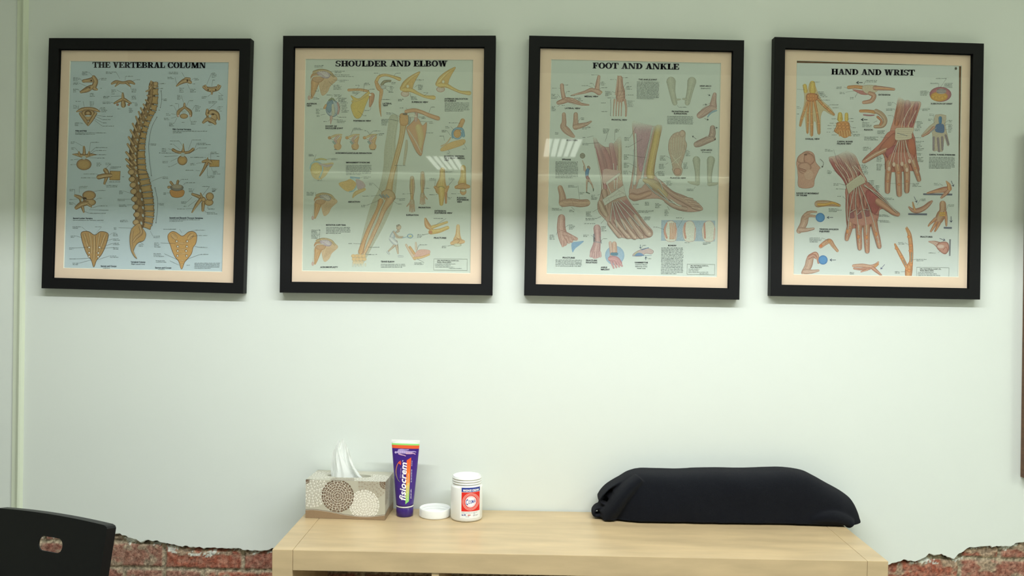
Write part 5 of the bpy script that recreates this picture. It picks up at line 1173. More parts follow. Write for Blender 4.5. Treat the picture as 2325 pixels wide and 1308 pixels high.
def credit(c, x, y, w, h, sk=0):
    for a, b in (((x, y), (x + w, y + sk)), ((x + w, y + sk), (x + w - 2, y + h + sk)), ((x + w - 2, y + h + sk), (x - 2, y + h)), ((x - 2, y + h), (x, y))): c.cap.line([a, b], 1.8, (110, 112, 106), False)
    c.cap.text('1986, ANATOMICAL CHART CO.,', x + 30, y + 20, w * .66, 10, (80, 82, 80), .01, .02); c.cap.text('Skokie, Illinois 60076', x + 30, y + 35, w * .42, 10, (80, 82, 80), .01, .02)
    c.cap.micro(x + 12, y + 50, w * .7, 1, TXT, just=True); c.cap.micro(x + 12, y + 64, w * .64, 1, TXT, just=True); c.cap.micro(x + 12, y + 78, w * .88, 1, TXT, just=True)
    if h > 95: c.cap.micro(x + w * .45, y + 92, w * .5, 1, TXT, just=True)
credit(c, 1493, B + 850, 310, 105, 3); c.finish(t)

# ================= chart 3, foot and ankle
C3 = Chart(s3, pl3, .30, (206, 206, 192), (211, 220, 213)); c = C3
t = P(); slab(t, 'FOOT AND ANKLE', 675, 349, 804, 54, INKC, .0135)
SK3, SK3e = (206, 172, 150), (146, 108, 96)
MU, MUe = (206, 140, 146), (152, 92, 102)
TEN, TENe = (218, 224, 218), (148, 156, 156)
GR3, GR3e = (186, 192, 174), (146, 152, 136)
BN3, BN3e = (212, 170, 150), (160, 104, 92)
p = P()   # front foot, drawn large: leg, ankle, toes
p.poly([(680, 980), (715, 1020), (760, 1060), (800, 1080), (850, 1070), (900, 1010), (925, 985), (940, 1000), (945, 1200), (950, B + 100), (965, B + 190), (985, B + 260), (1040, B + 350), (1110, B + 440), (1180, B + 530), (1232, B + 590), (1225, B + 640), (1150, B + 660), (1000, B + 662), (900, B + 630), (850, B + 560), (790, B + 480), (735, B + 420), (722, B + 350), (745, B + 280), (760, B + 180), (745, B + 60), (720, 1200), (700, 1100)], (200, 160, 146), (130, 100, 92), 3)
p.tube([(700, 1010, 18), (735, 1120, 26), (770, 1250, 26), (790, B + 110, 22), (795, B + 200, 16)], MU, MUe)
p.tube([(775, 1100, 26), (820, 1200, 30), (835, 1290, 28), (850, B + 90, 22)], (210, 146, 150), MUe)
p.tube([(850, 1060, 22), (870, 1180, 26), (885, 1290, 24), (890, B + 100, 18)], (206, 140, 146), MUe)
p.tube([(925, 1000, 18), (930, 1150, 18), (925, 1280, 18), (935, B + 100, 20)], (206, 188, 160), (166, 136, 120))
p.fibres([(690, 1000), (790, 1090), (900, 1020)], [(770, 1300), (840, 1320), (920, 1300)], 26, 2, (168, 104, 112))
p.fibres([(700, 1020), (800, 1110), (900, 1040)], [(780, 1300), (850, 1320), (910, 1300)], 12, 2, (226, 180, 178))
for a in ([(800, 1290), (800, B + 120), (850, B + 250)], [(870, 1230), (875, B + 100), (880, B + 200)], [(905, 1250), (905, B + 120), (900, B + 210)], [(700, 1090), (760, B + 120), (775, B + 300)]): p.line(a, 6, TEN)
p.tube([(745, B + 330, 22), (770, B + 390, 30), (800, B + 440, 24)], (206, 180, 160), SK3e); p.tube([(785, B + 230, 30), (800, B + 300, 24), (812, B + 380, 10)], (204, 168, 152), SK3e)
p.poly([(780, B + 20), (860, 1290), (930, 1300), (920, B + 60), (800, B + 150), (770, B + 120)], (212, 176, 172), None)
p.poly([(800, B + 140), (925, B + 50), (935, B + 68), (805, B + 165)], (218, 212, 206), (150, 146, 142), 2, False)
p.poly([(768, B + 300), (965, B + 165), (972, B + 205), (985, B + 265), (900, B + 290), (860, B + 310), (790, B + 355)], (212, 214, 206), (146, 146, 140), 2, False)
p.fibres([(770, B + 305), (968, B + 180)], [(790, B + 350), (982, B + 258)], 2, 2, (168, 168, 162)); p.line([(775, B + 300), (970, B + 235)], 2, (160, 158, 154)); p.line([(800, B + 320), (930, B + 215)], 2, (160, 158, 154)); p.line([(880, B + 190), (985, B + 255)], 3, (170, 168, 160))
p.fibres([(850, B + 330), (990, B + 290)], [(860, B + 540), (1130, B + 480)], 22, 6, (188, 126, 132))
# toes
for i, (bx, by, tx, ty, r) in enumerate([(830, B + 520, 925, B + 635, 23), (890, B + 500, 1005, B + 640, 25), (950, B + 490, 1065, B + 645, 26), (1020, B + 480, 1130, B + 640, 26), (1080, B + 460, 1195, B + 610, 36)]):
    p.tube([(bx, by, r * .8), ((bx + tx) / 2, (by + ty) / 2 + 6, r * .78), (tx, ty, r)], (208, 176, 158), (128, 92, 84)); p.line([(bx, by), ((bx + tx) / 2 + 3, (by + ty) / 2), (tx - 6, ty - 10)], 3, (228, 210, 200)); p.ell(tx + 8, ty + 6, r * .42, r * .36, (222, 200, 184), (160, 130, 116), .5)
for a in ([(860, B + 320), (880, B + 430), (905, B + 560)], [(875, B + 320), (925, B + 450), (985, B + 580)], [(890, B + 318), (960, B + 440), (1050, B + 570)], [(905, B + 315), (1000, B + 420), (1110, B + 545)], [(930, B + 300), (1050, B + 410), (1160, B + 560)], [(860, B + 330), (850, B + 420), (838, B + 500)]): p.line(a, 7, (140, 140, 140)); p.line(a, 4.4, TEN)
C3.done('foot_drawing', p, (990, 1110))
p = P()   # side foot
p.poly([(1045, 850), (1110, 850), (1180, 870), (1250, 885), (1320, 880), (1300, 1000), (1270, 1150), (1250, 1300), (1262, B + 80), (1330, B + 140), (1420, B + 220), (1520, B + 260), (1620, B + 310), (1690, B + 365), (1690, B + 400), (1590, B + 415), (1480, B + 400), (1400, B + 360), (1320, B + 300), (1240, B + 290), (1130, B + 300), (1050, B + 312), (1015, B + 240), (1030, B + 150), (1050, B + 20), (1060, 1200), (1062, 1050)], (200, 158, 146), (130, 100, 92), 3)
p.poly([(1060, 860), (1180, 870), (1230, 890), (1210, 1000), (1160, 1120), (1140, 1290), (1110, 1290), (1095, 1150), (1080, 1000)], (196, 140, 160), (140, 96, 118), 2)
p.fibres([(1070, 880), (1235, 900)], [(1100, 1270), (1150, 1270)], 20, 2, (158, 108, 130)); p.fibres([(1070, 880), (1235, 900)], [(1100, 1270), (1150, 1270)], 10, 2, (222, 184, 196))
p.tube([(1285, 900, 30), (1260, 1040, 34), (1230, 1180, 34), (1210, 1300, 36), (1215, B + 80, 40)], (216, 186, 112), (160, 126, 80))
p.tube([(1075, 960, 10), (1078, 1150, 10), (1078, 1300, 10), (1065, B + 150, 14)], TEN, TENe); p.tube([(1235, 900, 7), (1190, 1100, 8), (1150, 1290, 10), (1130, B + 150, 16)], (206, 214, 216), TENe)
p.poly([(1110, B + 110), (1180, B + 90), (1190, B + 115), (1130, B + 190), (1080, B + 200)], (196, 204, 200), (130, 140, 140), 2, False)
p.tube([(1045, B + 270, 34), (1100, B + 275, 30), (1200, B + 240, 26)], (206, 160, 140), (150, 104, 94)); p.tube([(1160, B + 120, 20), (1230, B + 150, 44), (1290, B + 190, 40), (1350, B + 250, 30)], (206, 184, 140), (150, 120, 96))
p.tube([(1330, B + 170, 14), (1420, B + 250, 22), (1520, B + 300, 30), (1600, B + 340, 34)], (204, 166, 150), (140, 102, 94)); p.tube([(1360, B + 310, 20), (1440, B + 360, 24), (1540, B + 385, 22)], (206, 172, 156), (140, 102, 94))
for i, (x, y) in enumerate([(1600, B + 300), (1630, B + 325), (1655, B + 345), (1668, B + 385)]): p.tube([(x - 60, y - 12, 14), (x, y, 14 + 4 * (i == 3))], (210, 176, 158), (136, 98, 90))
for a in ([(1060, 1100), (1062, 1300), (1045, B + 200)], [(1170, B + 150), (1260, B + 240), (1400, B + 320), (1480, B + 350)], [(1185, B + 150), (1230, B + 200)], [(1250, B + 60), (1300, B + 130), (1330, B + 210)], [(1280, B + 200), (1400, B + 330)]): p.line(a, 7, (120, 140, 142)); p.line(a, 4.5, (200, 214, 214))
p.tube([(1400, B + 300, 6), (1460, B + 345, 8), (1500, B + 360, 4)], (220, 224, 214), (150, 156, 150)); C3.done('foot_drawing', p, (850, 950))
def smallfoot(tubes, name='small_foot_drawing', m=BN3, e=BN3e, lines=(), lc=(150, 100, 92), lw=2):
    p = P()
    for q in tubes: p.tube(q, m, e, 4)
    for q in lines: p.line(q, lw, lc)
    C3.done(name, p)
smallfoot([[(392, 505, 18), (398, 570, 18), (412, 630, 20)], [(358, 668, 18), (400, 655, 24), (450, 640, 24), (510, 660, 18), (570, 680, 13), (640, 688, 7)], [(430, 630, 14), (500, 640, 12), (560, 668, 9)]], lines=[[(380, 510), (388, 620)], [(400, 640), (480, 660), (560, 680)], [(430, 620), (500, 650), (620, 690)], [(440, 660), (520, 690)]])
smallfoot([[(735, 425, 14), (725, 480, 18), (718, 540, 22)], [(735, 572, 26), (700, 556, 20), (660, 550, 18), (600, 570, 13), (540, 585, 9), (480, 600, 5)]], lines=[[(722, 430), (708, 520)], [(700, 550), (620, 562), (540, 585)]]); 
p = P(); p.ell(656, 545, 20, 14, (214, 198, 130), (170, 140, 90)); p.ell(750, 570, 18, 14, (214, 198, 130), (170, 140, 90)); C3.done('heel_and_arch_drawing', p)
smallfoot([[(932, 440, 24), (934, 510, 28), (938, 560, 38), (935, 620, 44)], [(912, 420, 6), (905, 500, 8), (892, 590, 8)], [(975, 640, 11), (988, 710, 9), (985, 790, 8)]] + [[(880 + i * 22, 640, 8), (872 + i * 24, 720, 5), (870 + i * 24, 790, 4)] for i in range(4)], lines=[[(900, 560), (980, 560)], [(905, 600), (975, 590)], [(940, 450), (950, 560)], [(920, 620), (960, 540)], [(890, 640), (980, 610)]], lc=(110, 84, 80))
p = P(); p.tube([(1405, 470, 44), (1415, 560, 30), (1432, 640, 26), (1440, 670, 24)], (188, 194, 176), (150, 156, 140)); p.tube([(1598, 470, 42), (1580, 560, 30), (1562, 640, 26), (1556, 670, 24)], (188, 194, 176), (150, 156, 140)); p.tube([(1450, 640, 10), (1490, 636, 7)], GR3, GR3e); p.tube([(1545, 635, 12), (1515, 632, 8)], GR3, GR3e); C3.done('lower_legs_drawing', p)
p = P(); p.tube([(1640, 1200, 36), (1648, 1300, 24), (1650, B + 100, 22), (1650, B + 150, 22)], GR3, GR3e); p.tube([(1775, 1200, 38), (1765, 1300, 26), (1762, B + 100, 22), (1765, B + 150, 22)], GR3, GR3e); p.tube([(1650, B + 150, 20), (1600, B + 145, 14), (1565, B + 135, 8)], GR3, GR3e); p.tube([(1760, B + 155, 20), (1810, B + 155, 14), (1840, B + 148, 8)], GR3, GR3e); C3.done('lower_legs_drawing', p)
smallfoot([[(1810, 590, 18), (1800, 650, 26), (1795, 700, 36)], [(1820, 720, 12), (1770, 720, 30), (1710, 760, 34), (1672, 785, 30)]], lines=[[(1780, 660), (1700, 720), (1660, 770)], [(1790, 690), (1720, 750), (1680, 800)], [(1800, 610), (1780, 700)], [(1820, 610), (1810, 700)]], m=(206, 168, 158), e=(140, 104, 100))
p = P(); p.tube([(1828, 740, 6), (1775, 760, 9), (1745, 800, 5)], (130, 170, 200), (90, 130, 160)); C3.done('shading_drawing', p)
smallfoot([[(1790, 900, 24), (1790, 950, 30), (1780, 985, 30)], [(1800, 1000, 22), (1740, 1015, 32), (1670, 1045, 32), (1642, 1055, 28)]], lines=[[(1770, 960), (1700, 1000), (1640, 1040)], [(1780, 990), (1700, 1030), (1650, 1070)], [(1760, 940), (1800, 960)]], m=(196, 168, 156), e=(132, 104, 98))
smallfoot([[(410, 775, 18), (412, 850, 22), (405, 890, 30), (440, 930, 32), (480, 965, 22), (500, 980, 14)]], lines=[[(405, 780), (405, 880)], [(420, 780), (425, 880), (490, 970)]], m=(206, 170, 150), e=(160, 118, 104)); smallfoot([[(520, 775, 20), (520, 840, 24), (520, 890, 30)], [(520, 890, 26), (570, 880, 24), (620, 865, 16), (662, 842, 8)]], lines=[[(510, 780), (515, 860)], [(530, 870), (640, 850)]], m=(206, 170, 150), e=(160, 118, 104))
p = P(); p.poly([(1480, 940), (1510, 922), (1538, 945), (1535, 1010), (1552, 1060), (1530, 1150), (1500, 1250), (1510, B + 20), (1495, B + 75), (1445, B + 78), (1415, B + 20), (1420, 1270), (1400, 1180), (1380, 1100), (1390, 1010), (1430, 955)], (196, 172, 152), (128, 104, 94), 3); p.ell(1508, 955, 26, 32, (206, 180, 162), SK3e); p.ell(1465, 958, 15, 20, (206, 180, 162), SK3e); p.ell(1435, 975, 13, 16, (206, 180, 162), SK3e); p.ell(1410, 995, 12, 15, (206, 180, 162), SK3e); p.ell(1465, B + 40, 36, 34, (206, 158, 140), SK3e)
for i in range(6): a = [(1405 + i * 24, 1000 - i * 4), (1410 + i * 20, 1100), (1440 + i * 6, 1230)]; p.line(a, 5, (124, 110, 98)); p.line(a, 3.2, (226, 224, 206))
p.line([(1400, 1240), (1500, 1160)], 4, (226, 224, 206)); p.line([(1410, 1150), (1480, 1250)], 4, (226, 224, 206)); C3.done('sole_drawing', p)
p = P(); p.ell(583, 1160, 25, 26, (150, 146, 132), (104, 100, 90)); p.line([(560, 1150), (606, 1165)], 2, (90, 86, 80)); p.tube([(583, 1205, 4), (600, 1250, 6), (608, 1300, 8)], SK3, SK3e); p.blob([(625, 1262), (640, 1252), (655, 1270), (650, 1290), (632, 1292)], (170, 140, 120), (100, 80, 70)); p.line([(592, 1255), (590, 1300)], 4, SK3e)
p.tube([(632, 1290, 15), (625, B + 50, 17), (625, B + 90, 14)], (82, 134, 190), (50, 90, 140)); p.tube([(628, B + 92, 15), (640, B + 120, 16)], (150, 70, 80), (110, 50, 60)); p.tube([(625, B + 120, 10), (622, B + 170, 7), (622, B + 230, 5)], SK3, SK3e); p.tube([(645, B + 120, 10), (670, B + 160, 7), (685, B + 205, 5)], SK3, SK3e); p.tube([(620, B + 232, 6), (648, B + 244, 5)], (120, 140, 130), (80, 100, 90)); p.tube([(684, B + 200, 5), (684, B + 218, 5)], (120, 140, 130), (80, 100, 90)); C3.done('ball_player_drawing', p)
smallfoot([[(375, B + 190, 24), (395, B + 260, 30), (400, B + 330, 38)], [(400, B + 335, 34), (480, B + 325, 36), (560, B + 335, 36), (620, B + 330, 34)]], lines=[[(370, B + 200), (400, B + 320)], [(400, B + 200), (420, B + 300)], [(450, B + 310), (560, B + 310), (640, B + 320)], [(450, B + 335), (560, B + 340), (630, B + 345)], [(480, B + 290), (500, B + 360)], [(400, B + 330), (470, B + 350)]], m=(210, 172, 146), e=(156, 112, 96))
smallfoot([[(388, B + 470, 34), (385, B + 560, 40), (400, B + 640, 44), (410, B + 700, 34)], [(420, B + 620, 26), (480, B + 650, 24), (525, B + 665, 16)], [(430, B + 650, 20), (480, B + 685, 16)]] + [[(395 + i * 24, B + 690 - i * 12, 12), (400 + i * 28, B + 730 - i * 16, 12)] for i in range(5)], lines=[[(360, B + 575), (420, B + 600)], [(360, B + 600), (425, B + 575)], [(370, B + 470), (365, B + 580)], [(410, B + 470), (410, B + 580)], [(370, B + 580), (390, B + 680)], [(400, B + 600), (430, B + 680)], [(420, B + 590), (470, B + 660)]], m=(212, 168, 156), e=(160, 108, 100))
p = P(); p.poly([(482, B + 705), (540, B + 690), (595, B + 685), (560, B + 720), (515, B + 755), (490, B + 790)], (120, 164, 206), None); C3.done('shading_drawing', p)
smallfoot([[(718, B + 565, 34), (722, B + 650, 32), (715, B + 720, 36), (700, B + 790, 48), (700, B + 810, 40)]] + [[(665 + i * 20, B + 790, 11), (660 + i * 22, B + 825 + 6 * (i % 2), 12)] for i in range(5)], lines=[[(700, B + 570), (705, B + 680)], [(735, B + 570), (740, B + 680)], [(700, B + 720), (680, B + 800)], [(720, B + 720), (720, B + 800)]], m=(212, 168, 168), e=(160, 112, 118))
p = P(); p.tube([(690, B + 625, 8), (692, B + 690, 9)], (150, 156, 170), (110, 116, 132)); p.line([(690, B + 690), (760, B + 700)], 8, (130, 136, 150)); p.line([(745, B + 640), (760, B + 710)], 5, (120, 126, 140)); C3.done('fixation_plate_drawing', p)
p = P(); p.ell(882, B + 818, 90, 90, (150, 184, 214), (132, 168, 202)); p.tube([(840, B + 700, 14), (850, B + 800, 14), (855, B + 860, 20)], (220, 190, 176), (170, 120, 110)); p.tube([(878, B + 710, 22), (882, B + 790, 24)], (222, 184, 164), (176, 124, 108)); p.tube([(855, B + 805, 14), (900, B + 805, 14)], (80, 130, 160), (40, 80, 110)); p.tube([(845, B + 850, 26), (890, B + 860, 34), (925, B + 890, 26)], (212, 150, 156), (160, 96, 108))
for i in range(4): p.tube([(850 + i * 26, B + 880, 10), (872 + i * 26, B + 935 - i * 6, 8)], (214, 156, 160), (160, 100, 110))
C3.done('ankle_implant_drawing', p)
p = P(); p.poly([(1048, B + 820), (1080, B + 785), (1125, B + 765), (1180, B + 750), (1240, B + 775), (1225, B + 805), (1170, B + 800), (1130, B + 825)], (196, 170, 170), (120, 96, 96), 3); p.poly([(1060, B + 818), (1095, B + 795), (1130, B + 798), (1150, B + 822)], (90, 130, 180), None); p.line([(1130, B + 768), (1198, B + 745)], 6, (60, 110, 170)); p.line([(1045, B + 824), (1225, B + 818)], 3, (60, 90, 150)); p.line([(1100, B + 780), (1060, B + 818)], 7, (170, 180, 120)); C3.done('toe_section_drawing', p)
p = P(); p.poly([(1315, B + 490), (1815, B + 495), (1812, B + 688), (1312, B + 682)], (158, 184, 204), None, smooth=False)
for k, x in enumerate((1400, 1575, 1755)):
    p.poly([(x - 62, B + 585), (x - 40, B + 520), (x - 12, B + 500), (x + 20, B + 500), (x + 45, B + 530), (x + 60, B + 590), (x + 45, B + 680), (x - 40, B + 680)], (218, 222, 208), (196, 160, 150), 4)
    if k == 0:
        for i in range(4): p.tube([(x - 5 + i * 16, B + 520, 5), (x + i * 15, B + 590, 6), (x - 5 + i * 12, B + 665, 5)], (222, 170, 136), (190, 120, 96))
    p.tube([(x - 35 - 3 * k, B + 520, 6), (x - 55 + 8 * k, B + 585, 9), (x - 35, B + 655, 8)], (216, 150, 130), (170, 96, 84)); p.line([(x + 55, B + 560), (x + 45, B + 670)], 5, (206, 130, 124))
C3.done('bunion_drawing', p)
for x, y, w, n, tx, ty in [(302, 535, 60, 1, 380, 537), (425, 505, 32, 1, 398, 503), (440, 566, 30, 1, 425, 590), (295, 592, 55, 4, 380, 625), (297, 707, 52, 4, 372, 690), (390, 695, 45, 1, None, 0), (508, 628, 62, 1, None, 0), (540, 640, 48, 2, None, 0), (470, 605, 45, 1, None, 0), (665, 412, 28, 1, 735, 410), (650, 490, 28, 1, 700, 525), (575, 512, 55, 1, 680, 530), (755, 480, 45, 3, 740, 510), (760, 530, 60, 1, 740, 545), (840, 455, 42, 1, 900, 455), (978, 437, 28, 1, 950, 435), (995, 485, 28, 1, 960, 530), (995, 520, 48, 3, 985, 550), (795, 567, 60, 4, 890, 575), (1003, 598, 55, 1, 985, 600), (815, 625, 45, 1, 890, 625), (1003, 655, 65, 5, 985, 650), (755, 672, 65, 1, None, 0), (760, 752, 65, 1, None, 0),
        (1478, 712, 110, 1, 1462, 690), (568, 812, 38, 2, 545, 840), (580, 900, 80, 2, 595, 870), (328, 948, 42, 2, None, 0), (775, 912, 55, 4, 792, 1030), (888, 918, 40, 3, 880, 1018), (585, 993, 40, 1, 685, 975), (583, 1048, 58, 2, 735, 1040), (972, 995, 52, 3, 1080, 890), (982, 1080, 35, 1, 1135, 1005), (966, 1155, 50, 4, 1170, 1180), (966, 1232, 50, 4, 1090, 1270), (1540, 1112, 45, 5, 1530, 1060), (1302, 1165, 60, 4, 1405, 1190), (1293, 1243, 60, 4, 1380, 1225), (1520, 1230, 42, 5, 1490, 1190),
        (962, B + 38, 50, 3, 1090, B + 75), (1285, B + 42, 62, 4, 1240, B + 80), (1362, B + 130, 55, 4, 1310, B + 135), (450, B + 172, 90, 2, 555, B + 295), (300, B + 385, 95, 2, 390, B + 350), (460, B + 402, 50, 2, 480, B + 370), (558, B + 237, 50, 2, 630, B + 240), (665, B + 262, 58, 4, 745, B + 250), (1048, B + 345, 75, 1, None, 0), (1163, B + 328, 50, 3, None, 0), (1258, B + 340, 58, 4, None, 0), (1345, B + 400, 45, 5, 1370, B + 360), (615, B + 418, 62, 4, 735, B + 380), (612, B + 478, 105, 2, 755, B + 455), (598, B + 526, 155, 1, 800, B + 470), (757, B + 555, 45, 4, None, 0), (1098, B + 408, 150, 2, 1060, B + 405), (1153, B + 465, 65, 3, 1080, B + 470), (458, B + 538, 55, 4, 420, B + 560), (278, B + 632, 60, 4, 355, B + 590), (590, B + 632, 72, 2, 690, B + 650), (778, B + 665, 35, 1, 750, B + 690), (1240, B + 558, 40, 1, 1340, B + 580), (1453, B + 472, 70, 1, 1468, B + 560), (1532, B + 702, 70, 1, None, 0), (1700, B + 705, 75, 2, None, 0), (1148, B + 727, 32, 1, 1125, B + 760), (1195, B + 850, 38, 1, 1165, B + 822), (1548, B + 205, 68, 2, 1630, B + 180)]:
    c.lab(x, y, w, n, *((tx, ty) if tx is not None else (None, None)))
for rows, x, y, w in ((['LATERAL VIEW'], 420, 725, 143), (['MEDIAL VIEW'], 602, 615, 128), (['FRONTAL VIEW'], 853, 832, 145), (['THE ANKLE JOINT'], 1103, 458, 172), (['HIGH ARCH'], 1672, 518, 106), (['X-SECTION'], 432, 1022, 104), (['SPRAINS'], 393, 1201, 82), (['LOW ARCH'], 1682, 1113, 102), (['PLANTAR VIEW'], 1398, B + 105, 145), (['FRACTURES'], 398, B + 845, 115), (['ANKLE', 'IMPLANT'], 753, B + 935, 82), (['BUNION'], 1378, B + 732, 74), (['HAMMERTOE'], 1068, B + 890, 122)):
    c.head(rows, x, y, w, 14, 20, HD, .014)
c.head(['PRONATION AND', 'SUPINATION'], 1412, 755, 158, 14, 20, HD, .014, center=True); c.head(['FRACTURE', 'FIXATION'], 615, B + 870, 103, 14, 20, HD, .014, center=True)
c.cap.text('(Supination)', 1682, 538, 88, 11, TXT, .014, .01); c.cap.text('(Pronation)', 1692, 1132, 82, 11, TXT, .014, .01); c.cap.text('Common flexion', 1072, B + 908, 112, 11, TXT, .014, .01); c.cap.text('deformity of the', 1072, B + 925, 112, 11, TXT, .014, .01); c.cap.text('lesser toes', 1090, B + 943, 78, 11, TXT, .014, .01)
c.cap.micro(1088, 478, 205, 13, TXT, 12.8, 7.5, .01, True); c.cap.micro(1370, 797, 238, 6, TXT, 13.5, 7.5, .012, True); c.cap.micro(333, 1220, 205, 12, TXT, 13.2, 7.5, .01, True); c.cap.micro(333, B + 863, 242, 5, TXT, 14, 7.5, .012, True); c.cap.micro(1314, B + 752, 202, 18, TXT, 14, 8, .01, True)
c.cap.line([(850, 635), (842, 640), (846, 710), (840, 785), (848, 792)], 2.2, (80, 80, 80), False)
for a, b in (((1745, 590), (1770, 603)), ((1700, 690), (1738, 682)), ((1715, 815), (1755, 828)), ((1800, 905), (1838, 898)), ((1640, 1005), (1600, 975)), ((1795, 990), (1822, 1012))): c.cap.arrow(a, b, 2.6, (70, 76, 80), 5)
c.cap.arrow((1120, B + 718), (1120, B + 755), 3.5, (50, 80, 110)); c.cap.arrow((1170, B + 862), (1170, B + 830), 3.5, (50, 80, 110)); credit(c, 1555, B + 898, 255, 96, 4); c.finish(t)

# ================= chart 4, hand and wrist
C4 = Chart(s4, pl4, .17, (216, 200, 180), (216, 223, 219)); c = C4
t = P(); slab(t, 'HAND AND WRIST', 641, 406, 776, 54, INKC, .0125)
HS4, HS4e = (212, 164, 140), (150, 92, 76)
OR4, OR4e = (220, 160, 100), (170, 100, 62)
RD4, RD4e = (190, 104, 104), (136, 66, 72)
YB, YBe = (228, 202, 100), (190, 150, 70)
WT = (226, 222, 210)
def finger(p, pts, m=HS4, e=HS4e, bone=True, nail=False):
    p.tube(pts, m, e, 5)
    if bone:
        a, b = pts[0], pts[-1]; q = catmull(pts, 4); p.tube([(x, y, r * .34) for x, y, r in q[::4]], (222, 186, 150), mixc(e, m, .3), 3)
        for k in (len(q) // 3, 2 * len(q) // 3): x, y, r = q[k]; p.ell(x, y, r * .55, r * .5, (216, 150, 112), e)
# palm-side hand, upper right
p = P()
p.poly([(1270, 615), (1330, 650), (1400, 655), (1475, 665), (1450, 760), (1420, 850), (1400, 930), (1395, 990), (1195, 990), (1190, 930), (1220, 830), (1245, 720)], (204, 140, 122), (140, 84, 78), 3)
p.poly([(1195, 930), (1395, 960), (1425, 1060), (1440, 1200), (1460, 1300), (1380, 1300), (1240, 1310), (1150, 1300), (1140, 1190), (1110, 1140), (1040, 1170), (960, 1225), (930, 1215), (960, 1170), (1050, 1090), (1110, 1030)], (196, 120, 106), (136, 76, 72), 3)
p.tube([(1290, 650, 26), (1270, 760, 28), (1250, 860, 24)], (208, 130, 90), (150, 86, 70)); p.tube([(1350, 670, 30), (1345, 770, 28), (1330, 870, 20)], (194, 108, 112), (140, 70, 80)); p.tube([(1435, 680, 22), (1410, 780, 22), (1385, 880, 18)], (190, 100, 106), (136, 66, 76))
p.fibres([(1275, 640), (1470, 690)], [(1230, 880), (1390, 890)], 30, 2.2, (150, 80, 84), .3); p.fibres([(1280, 660), (1460, 700)], [(1235, 880), (1385, 890)], 14, 2.2, (222, 168, 150), .3)
for a in ([(1400, 680), (1330, 800), (1320, 920)], [(1340, 780), (1300, 860), (1295, 930)], [(1430, 740), (1370, 860), (1350, 930)]): p.line(a, 4, WT)
p.blob([(1205, 960), (1240, 950), (1250, 1010), (1200, 1090), (1130, 1130), (1080, 1130), (1110, 1060)], (190, 116, 96), (146, 78, 74)); p.blob([(1360, 990), (1400, 985), (1425, 1060), (1425, 1160), (1385, 1170), (1350, 1080)], (196, 112, 88), (144, 76, 72)); p.blob([(1200, 1080), (1250, 1060), (1240, 1150), (1170, 1180), (1140, 1120)], (180, 96, 104), (140, 72, 82))
p.poly([(1245, 905), (1320, 900), (1410, 905), (1390, 960), (1385, 1000), (1300, 1015), (1240, 1010), (1238, 950)], (214, 204, 184), (150, 130, 116), 2)
for i in range(5): p.line([(1250, 920 + i * 18), (1395, 915 + i * 18)], 1.8, (180, 164, 146))
p.line([(1255, 950), (1350, 975)], 5, (110, 120, 130))
finger(p, [(1130, 1110, 26), (1050, 1150, 24), (985, 1190, 22), (950, 1210, 20)], HS4, HS4e, False); p.line([(1160, 1090), (1060, 1140), (965, 1200)], 5, WT)
for i, q in enumerate([[(1180, 1230, 36), (1175, B + 40, 30), (1168, B + 130, 27), (1166, B + 222, 24)], [(1255, 1240, 38), (1268, B + 50, 31), (1272, B + 160, 28), (1276, B + 250, 25)], [(1330, 1230, 36), (1345, B + 40, 30), (1347, B + 130, 27), (1346, B + 218, 24)], [(1400, 1200, 32), (1425, B + 10, 25), (1445, B + 70, 23), (1458, B + 115, 20)]]):
    finger(p, q)
p.ell(1290, 1180, 120, 60, (194, 124, 112), (188, 118, 106))
for a, b in (((1265, 1020), (1180, 1250)), ((1280, 1020), (1265, 1260)), ((1300, 1020), (1295, 1250)), ((1315, 1020), (1340, 1240)), ((1330, 1015), (1370, 1180)), ((1270, 1020), (1215, 1240)), ((1330, 1020), (1410, 1240))):
    p.line([a, ((a[0] + b[0]) / 2 - 6, (a[1] + b[1]) / 2), b], 6.5, (140, 84, 78)); p.line([a, ((a[0] + b[0]) / 2 - 6, (a[1] + b[1]) / 2), b], 4.2, WT)
for x, y in ((1225, 1240), (1300, 1235), (1370, 1210), (1180, 1280), (1345, 1290)): p.ell(x, y, 16, 24, (226, 206, 190), (176, 120, 106))
C4.done('hand_drawing', p, (620, 720))
# back of a hand, centre
p = P()
p.poly([(620, 1180), (690, 1160), (780, 1120), (860, 1150), (900, 1230), (935, B + 50), (970, B + 150), (800, B + 245), (780, B + 180), (740, B + 60), (680, 1270)], (206, 148, 134), (142, 92, 88), 3)
p.poly([(790, B + 180), (960, B + 130), (1060, B + 215), (1110, B + 265), (1180, B + 340), (1130, B + 380), (1090, B + 400), (1080, B + 470), (1040, B + 540), (900, B + 560), (800, B + 560), (780, B + 440), (778, B + 300)], (196, 130, 122), (136, 84, 82), 3)
for q in ([(640, 1200, 18), (700, 1290, 24), (760, B + 90, 24), (790, B + 160, 14)], [(700, 1175, 22), (760, 1270, 26), (810, B + 80, 22)], [(790, 1130, 22), (840, 1230, 28), (880, B + 30, 26), (900, B + 90, 16)]): p.tube(q, RD4, RD4e)
p.fibres([(640, 1190), (780, 1125), (860, 1155)], [(780, B + 170), (860, B + 110), (930, B + 90)], 34, 2.2, (150, 84, 88), .3); p.fibres([(650, 1200), (790, 1135), (850, 1165)], [(790, B + 160), (860, B + 110), (920, B + 90)], 16, 2.4, (224, 186, 170), .3)
for a in ([(720, 1240), (790, B + 60), (820, B + 150)], [(770, 1220), (830, B + 40), (850, B + 130)], [(840, 1260), (880, B + 60), (890, B + 120)], [(680, 1240), (760, B + 90), (800, B + 170)], [(860, 1250), (930, B + 60), (960, B + 120)]): p.line(a, 5, WT)
